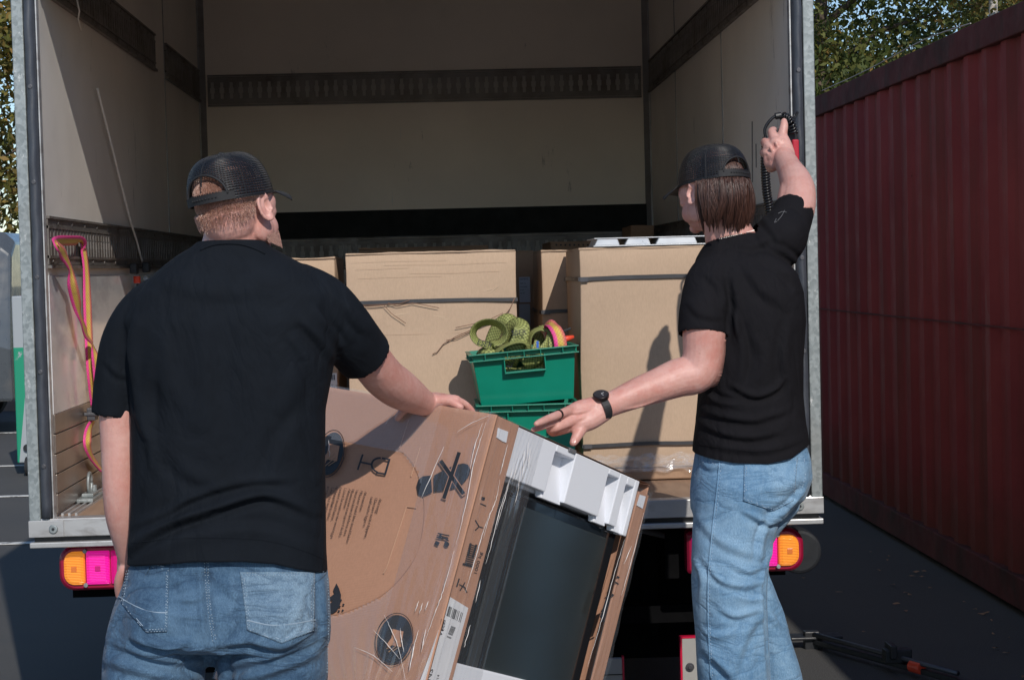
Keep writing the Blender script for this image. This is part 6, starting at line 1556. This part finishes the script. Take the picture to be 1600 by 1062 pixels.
# raised arm
limb(body, [(1205, 395, 4.92, 36), (1222, 372, 4.96, 35), (1238, 345, 5.00, 30), (1246, 320, 5.05, 28.5), (1247, 298, 5.10, 27), (1242, 281, 5.16, 24.5), (1235, 267, 5.23, 20.5), (1229, 255, 5.30, 18.5), (1225, 246, 5.33, 17)], 24)
limb(body, [(1252, 322, 5.04, 18), (1258, 302, 5.08, 15.5), (1250, 285, 5.14, 14)], 14)
Yh = 5.36
PH = [([(1227, 250, 5.33), (1220, 238, Yh), (1214, 226, Yh)], (17, 18, 13)), ([(1221, 252, 5.33), (1209, 244, Yh), (1202, 234, Yh+.01)], (14, 15, 11)), ([(1230, 243, 5.34), (1226, 228, Yh), (1223, 216, Yh+.01)], (13, 12, 9.5)), ([(1212, 256, 5.34), (1204, 256, Yh), (1200, 248, Yh)], (11, 10, 8))]
FG = [([(1222, 222, Yh+.01), (1223, 208, Yh+.015), (1225, 197, Yh+.02), (1225, 190, Yh+.025)], (8.6, 7.6, 6.8, 5.4)),
      ([(1212, 223, Yh), (1208, 212, Yh+.03), (1206, 206, Yh+.06), (1209, 203, Yh+.08)], (8.5, 7.6, 7, 5.5)),
      ([(1203, 230, Yh), (1197, 224, Yh+.03), (1195, 222, Yh+.07), (1200, 224, Yh+.09)], (8.2, 7.5, 6.6, 5.2)),
      ([(1199, 240, Yh), (1194, 239, Yh+.03), (1194, 238, Yh+.06), (1199, 238, Yh+.08)], (7.8, 7, 6.2, 5))]
TH = ([(1214, 256, Yh-.01), (1206, 262, Yh+.02), (1203, 262, Yh+.05), (1200, 256, Yh+.08)], (9.5, 7.5, 7, 5.5))
build_hand(body, None, None, FG, TH, PH)
limb(body, [(1236, 340, 5.01, 22), (1235, 312, 5.07, 21), (1236, 290, 5.13, 17)], 16)
for q in ([(936, 637, 4.685, 3), (912, 642, 4.66, 3.4), (893, 645, 4.645, 3)], [(934, 644, 4.68, 3), (910, 652, 4.655, 3.4), (893, 657, 4.645, 3.2)], [(960, 640, 4.695, 3), (1000, 634, 4.715, 2.6), (1040, 618, 4.735, 3)]): limb(body, q, 8)
for q in ([(1221, 243, 5.325, 3), (1217, 233, 5.335, 3.4), (1213, 224, 5.335, 3)], [(1218, 247, 5.325, 3), (1209, 238, 5.335, 3.4), (1204, 231, 5.335, 3)], [(1223, 240, 5.325, 2.6), (1222, 228, 5.34, 3), (1223, 219, 5.345, 3)], [(1214, 250, 5.325, 2.6), (1206, 244, 5.34, 3), (1200, 240, 5.345, 3)]): limb(body, q, 8)
bm_ = remesh(body, .0030, 3); concha(bm_, HB, 0); mw = bm_.copy(); T = bvh(mw)
bm_.transform(Matrix.Translation(-B.loc)); bm_.name = 'body'; bodyB = B.part('body', bm_, M_SKIN, smooth=True); face_details(B, HB, M_SKIN)
for x, y, an, L_, W_ in ((843, 658, .35, 4.5, 2.6), (896.5, 688, 1.95, 4, 3)):
    nm = nail(T, x, y, an, L_, W_)
    if nm: B.part('fingernail', nm, M_NAIL)
# watch and ring
wc = P(940, 637, 4.70); wd = (P(962, 628, 4.72)-P(925, 643, 4.69)).normalized()
wn = Vector((-.25, -.55, .80)); wn = (wn-wd*wn.dot(wd)).normalized(); ws = wd.cross(wn)
wr_ = MB(); rings = []
for i in range(37):
    q = 2*math.pi*i/36; rr = .0345; c_ = wc + ws*(rr*math.cos(q)*.98)+wn*(rr*math.sin(q)*.93); o_ = (ws*math.cos(q)+wn*math.sin(q))*.0028; rings.append([c_-wd*.0105, c_+wd*.0105, c_+wd*.0105+o_, c_-wd*.0105+o_])
wt = B.part('wristwatch', wr_.loft(rings, cap=False), pm('watch_strap_black', (.022,.021,.022), .1, 20, .5, bump=.2), bevel=.0008)
B.part('watch_case', MB().tube([wc+wn*.032, wc+wn*.0345, wc+wn*.043, wc+wn*.0445], [.019, .0215, .0215, .0195], 32), pm('watch_case', (.03,.022,.022), .1, 20, .3, metal=.5), wt, bevel=.0008)
B.part('watch_face', MB().tube([wc+wn*.0446, wc+wn*.0450], .0185, 32), NT('watch_glass').set('Base Color', (.02,.015,.017)).set('Roughness', .12).m, wt)
B.part('watch_hands', MB().obox(wc+wn*.0452, wd*.009, ws*.0012, wn*.0004).obox(wc+wn*.0452, ws*.012, wd*.001, wn*.0004), NT('watch_hand').set('Base Color', (.6,.6,.6)).set('Roughness', .3).m, wt)
rc = P(873, 647.5, 4.61); rd = (P(859, 653, 4.57)-P(890, 641, 4.66)).normalized()
rg = [rc-rd*.0035, rc+rd*.0035]; ro = B.part('ring', MB().tube(rg, .0132, 26), NT('ring_black').set('Base Color', (.02,.02,.02)).set('Metallic', .7).set('Roughness', .3).m, bevel=.0006)
# hair
M_HB = hairm('hair_brown', (.035,.014,.010), (.070,.029,.020), (.12,.052,.036))
LOCK = [(random.uniform(-math.pi+.30, -.15), random.uniform(-.016, .020), random.uniform(-.012, .012), random.uniform(-.24, .24)) for _ in range(70)]
def longh(g_, i):
    lk = LOCK[i % 70]; th = lk[0]+g_.gauss(0, .055); th = max(-math.pi+.16, min(-.02, th)); stray = g_.random() < .06
    z0 = g_.uniform(-.01, .085); zb = -.112 + lk[1]+ g_.gauss(0, .003) + .012*(1+math.sin(th))*.5 + (g_.uniform(0, .03) if stray else 0)
    if math.sin(th) > -.25: zb -= .004
    pts = []; m = 10; lay = .004 + g_.uniform(0, .010) + abs(lk[2])*.5; ph = lk[0]*3
    for k in range(m):
        u = k/(m-1); z = z0+(zb-z0)*u; f = max(0, (.02-z)/.13); th2 = th + lk[3]*u*u + .05*math.sin(u*4+ph)*u - .8*f*f*(th-lk[0])
        p = scalp(th2, max(z, .02), (lay if z < .02 else lay*.25) + lk[2]*.8*f)
        tuck_ = 1-.20*f*f+.03*math.sin(f*3.1+ph)*f+.10*math.sin(min(1, f)*math.pi)*(.6+.4*math.sin(ph*2))
        if z <= .02: p = Vector((p.x*tuck_, (p.y+.012)*tuck_-.012+.004*f, z))
        if stray: p += Vector((math.cos(th), math.sin(th), 0))*.010*f
        pts.append(p)
    return pts, .0010
hb_ = strands(HB, 6000, longh, .0009, 3, 9)
hair_o = B.part('hair', hb_, M_HB, smooth=True)
# dark under layer so that no skull shows through
rings = []
for i in range(14):
    z = .085-.180*i/13; f = max(0, (.02-z)/.13); rr = []
    for j in range(33):
        th = -math.pi+.26+(math.pi-.38)*j/32; p = scalp(th, max(z, .02), .003); tk = 1-.17*f*f; rr.append(HB @ Vector((p.x*tk, (p.y+.012)*tk-.012+.004*f, z)))
    rings.append(rr)
ul = B.part('under_hair', MB().loft(rings, closed=False), NT('under_hair').set('Base Color', (.05,.021,.015)).set('Roughness', .6).m, hair_o, smooth=True)
cap(B, HB, 1.075, open_w=.56, open_h=.046, label='black mesh cap worn with the brim to the left')
# necklace
nk = []
for i in range(60):
    q = -2.6+4.2*i/59; c_ = P(1141, 367, 4.92); nk.append(c_+Vector((S(38, 4.92)*math.sin(q)*.98, -.066*math.cos(q), .004*math.sin(q*1.0)+.010*math.sin(q)-.003)))
nb_ = MB()
for p in nk: nb_.ell(p, (.0013,.0013,.0013), nu=6, nv=4)
B.part('necklace', nb_, NT('silver').set('Base Color', (.38,.38,.37)).set('Metallic', 1.0).set('Roughness', .4).m)
# shirt
sb = MB()
rs = [(360, 1112, 1180, 4.92, .058), (376, 1106, 1186, 4.92, .066), (390, 1096, 1200, 4.92, .080), (405, 1088, 1222, 4.915, .10), (425, 1084, 1243, 4.91, .125), (455, 1084, 1253, 4.91, .145), (500, 1088, 1256, 4.91, .155), (560, 1092, 1252, 4.91, .155), (620, 1092, 1252, 4.91, .15), (670, 1088, 1256, 4.91, .15), (710, 1084, 1262, 4.91, .152), (760, 1082, 1264, 4.91, .152)]
sb.loft([px_ring(y, l, r, Y, d, 2.5) for y, l, r, Y, d in rs])
limb(sb, [(1130, 415, 4.88, 34), (1112, 442, 4.85, 41), (1102, 480, 4.81, 40), (1099, 500, 4.80, 39.5), (1098, 524, 4.79, 39.5)], 26, rnd=False)
limb(sb, [(1172, 402, 4.91, 36), (1192, 390, 4.92, 41), (1208, 383, 4.93, 43), (1222, 368, 4.96, 41), (1229, 356, 4.99, 37), (1236, 341, 5.015, 34), (1241, 328, 5.04, 32)], 26, rnd=False)
me = remesh(sb, .0048, 8)
opencap(me, P(1098, 524, 4.79), P(1098, 524, 4.79)-P(1099, 500, 4.80), .066)
opencap(me, P(1241, 328, 5.04), P(1241, 328, 5.04)-P(1236, 341, 5.015), .062)
cutplane(me, P(1150, 372, 4.90), (-.12, .30, 1), P(1140, 364, 4.92), .078); cutplane(me, P(1170, 716, 4.9), (0, 0, -1))
V = getv(me); uv = PIX(V); k = np.clip((uv[:, 1]-600)/116, 0, 1)
V[:, 2] -= np.interp(uv[:, 0], [1080, 1110, 1150, 1200, 1235, 1264], [-14, -8, -2, 0, -6, -22.])*k/F*4.9; setv(me, V)
FB = [([(1098, 640), (1130, 650), (1180, 655), (1230, 640)], 7, .006, 1), ([(1095, 660), (1130, 676), (1175, 682), (1220, 672)], 7, .006, 1), ([(1100, 612), (1125, 628), (1160, 632)], 6, .006, -1), ([(1140, 600), (1180, 618), (1215, 605), (1222, 590)], 6, .007, 1),
      ([(1145, 430), (1152, 480), (1150, 530)], 8, .007, 1), ([(1135, 470), (1160, 540), (1155, 600)], 8, .006, -1), ([(1165, 410), (1190, 450), (1230, 480)], 10, .006, 1), ([(1190, 400), (1225, 420), (1250, 450)], 8, .006, 1), ([(1210, 385), (1235, 400), (1250, 420)], 6, .005, -1),
      ([(1235, 500), (1225, 560), (1240, 620)], 9, .005, 1), ([(1100, 425), (1125, 450), (1135, 480)], 7, .005, 1), ([(1075, 470), (1095, 490), (1130, 495)], 7, .003, 1), ([(1190, 340), (1205, 358), (1222, 382)], 7, .005, 1), ([(1150, 380), (1175, 385), (1200, 372)], 7, .004, 1), ([(1180, 520), (1195, 560), (1185, 600)], 12, .004, 1), ([(1095, 690), (1140, 700), (1200, 702), (1255, 684)], 7, .003, 1)]
folds(me, FB, nz=.005, nfreq=(9, 9, 6), seed=5)
for p in me.polygons: p.use_smooth = True
me.transform(Matrix.Translation(-B.loc)); tuck(bodyB, [me], .006, lambda x, y: (y > 522 and x < 1085) or y < 325); sh_ = B.part('t_shirt', me, M_SHB); m = sh_.modifiers.new('s', 'SOLIDIFY'); m.thickness = .0025; m.offset = -1
mw = me.copy(); mw.transform(Matrix.Translation(B.loc)); T = bvh(mw)
B.part('sleeve_print', merge(*[seam(T, pl, .0007, .0006, 3) for pl in ([(1215, 345), (1221, 338), (1226, 329)], [(1216, 334), (1222, 331), (1229, 332)], [(1213, 342), (1210, 348), (1214, 346)])]), pm('print_grey', (.16,.16,.165), bump=0), sh_)
B.part('hem_seam', seam(T, [(1090, 694), (1130, 700), (1180, 705), (1225, 700), (1256, 686)], .0007, .0004), M_SHB, sh_)
# jeans
jb = MB()
jr = [(690, 1090, 1256, 4.91, .130), (715, 1086, 1264, 4.91, .140), (745, 1082, 1267, 4.90, .150), (775, 1080, 1256, 4.90, .150), (800, 1080, 1228, 4.90, .130)]
jb.loft([px_ring(y, l, r, Y, d, 2.5) for y, l, r, Y, d in jr])
jb.ell(P(1205, 752, 4.86), (S(60, 4.9), .11, S(52, 4.9)))
limb(jb, [(1160, 770, 4.87, 76), (1147, 820, 4.86, 66), (1142, 870, 4.85, 62), (1140, 920, 4.84, 60), (1143, 980, 4.84, 58), (1147, 1062, 4.84, 58), (1150, 1140, 4.85, 52), (1150, 1220, 4.87, 50), (1150, 1262, 4.87, 52)], 28)
limb(jb, [(1195, 770, 4.95, 60), (1170, 822, 4.98, 46), (1158, 860, 5.0, 44), (1157, 900, 5.0, 45), (1170, 940, 5.0, 46), (1186, 985, 5.0, 44), (1212, 1062, 5.0, 42), (1226, 1140, 5.0, 42), (1232, 1220, 5.0, 44), (1234, 1245, 5.0, 46)], 26)
me = remesh(jb, .005, 7); cutplane(me, P(1170, 694, 4.9), (0, 0, 1)); cutplane(me, (0, 0, .035), (0, 0, -1))
FJ = [([(1218, 850), (1205, 880), (1196, 930), (1200, 1000), (1203, 1062)], 6, -.009, 1), ([(1140, 1062), (1160, 1000), (1190, 950)], 10, .005, 1), ([(1098, 868), (1125, 905), (1165, 915), (1195, 905)], 6, .0045, 1), ([(1085, 800), (1120, 840), (1160, 860), (1200, 870)], 9, .0035, 1), ([(1100, 985), (1125, 992), (1155, 985)], 6, .005, -1), ([(1125, 950), (1150, 962), (1185, 950)], 6, .005, 1), ([(1140, 880), (1170, 892), (1198, 880)], 5, .004, 1),
      ([(1195, 805), (1225, 790), (1255, 760)], 5, -.008, 1), ([(1205, 812), (1190, 840), (1185, 880)], 6, .007, 1), ([(1160, 795), (1200, 815), (1235, 800)], 6, .006, 1), ([(1095, 720), (1110, 730), (1140, 722)], 5, .004, 1), ([(1150, 930), (1175, 936), (1200, 928)], 5, .004, -1), ([(1100, 1010), (1130, 1040), (1150, 1062)], 9, .007, 1), ([(1205, 930), (1222, 955), (1235, 990)], 7, .005, 1), ([(1205, 960), (1225, 985)], 6, .004, 1), ([(1170, 760), (1215, 765), (1250, 745)], 9, .003, 1), ([(1082, 870), (1095, 900), (1092, 940)], 6, .005, 1)]
for k in range(6): FJ.append(([(1095, 1080+k*27), (1150, 1090+k*27), (1200, 1078+k*27)], 9, .006, 1))
folds(me, FJ, nz=.006, nfreq=(12, 12, 9), seed=9)
for p in me.polygons: p.use_smooth = True
me.transform(Matrix.Translation(-B.loc)); je = B.part('jeans', me, M_JB); m = je.modifiers.new('s', 'SOLIDIFY'); m.thickness = .002; m.offset = -1
mw = me.copy(); mw.transform(Matrix.Translation(B.loc)); T = bvh(mw)
pocket(T, B, je, [(1163, 716), (1246, 714), (1240, 782), (1161, 782)], (8, 16), M_JB, M_STB, .0009)
B.part('side_seam', merge(dashes(T, [(1128, 714), (1124, 760), (1116, 830), (1110, 900), (1110, 980), (1114, 1060)], .0009, .0014, 5.5), ), M_STB, je)
B.part('felled_seam', seam(T, [(1125, 714), (1121, 760), (1113, 830), (1107, 900), (1107, 980), (1111, 1060)], .0035, -.0006), M_JB, je, smooth=True)
B.part('front_pocket_seam', merge(dashes(T, [(1090, 728), (1100, 722), (1115, 724), (1127, 730)], .0009, .0012, 5), dashes(T, [(1255, 712), (1258, 740), (1250, 770)], .0009, .0014, 5)), M_STB, je)
pa = P(1150, 1260, 4.87); shoe(B, pa.x, 4.87, -.7); pa = P(1234, 1250, 5.0); shoe(B, pa.x, 5.02, -.7)
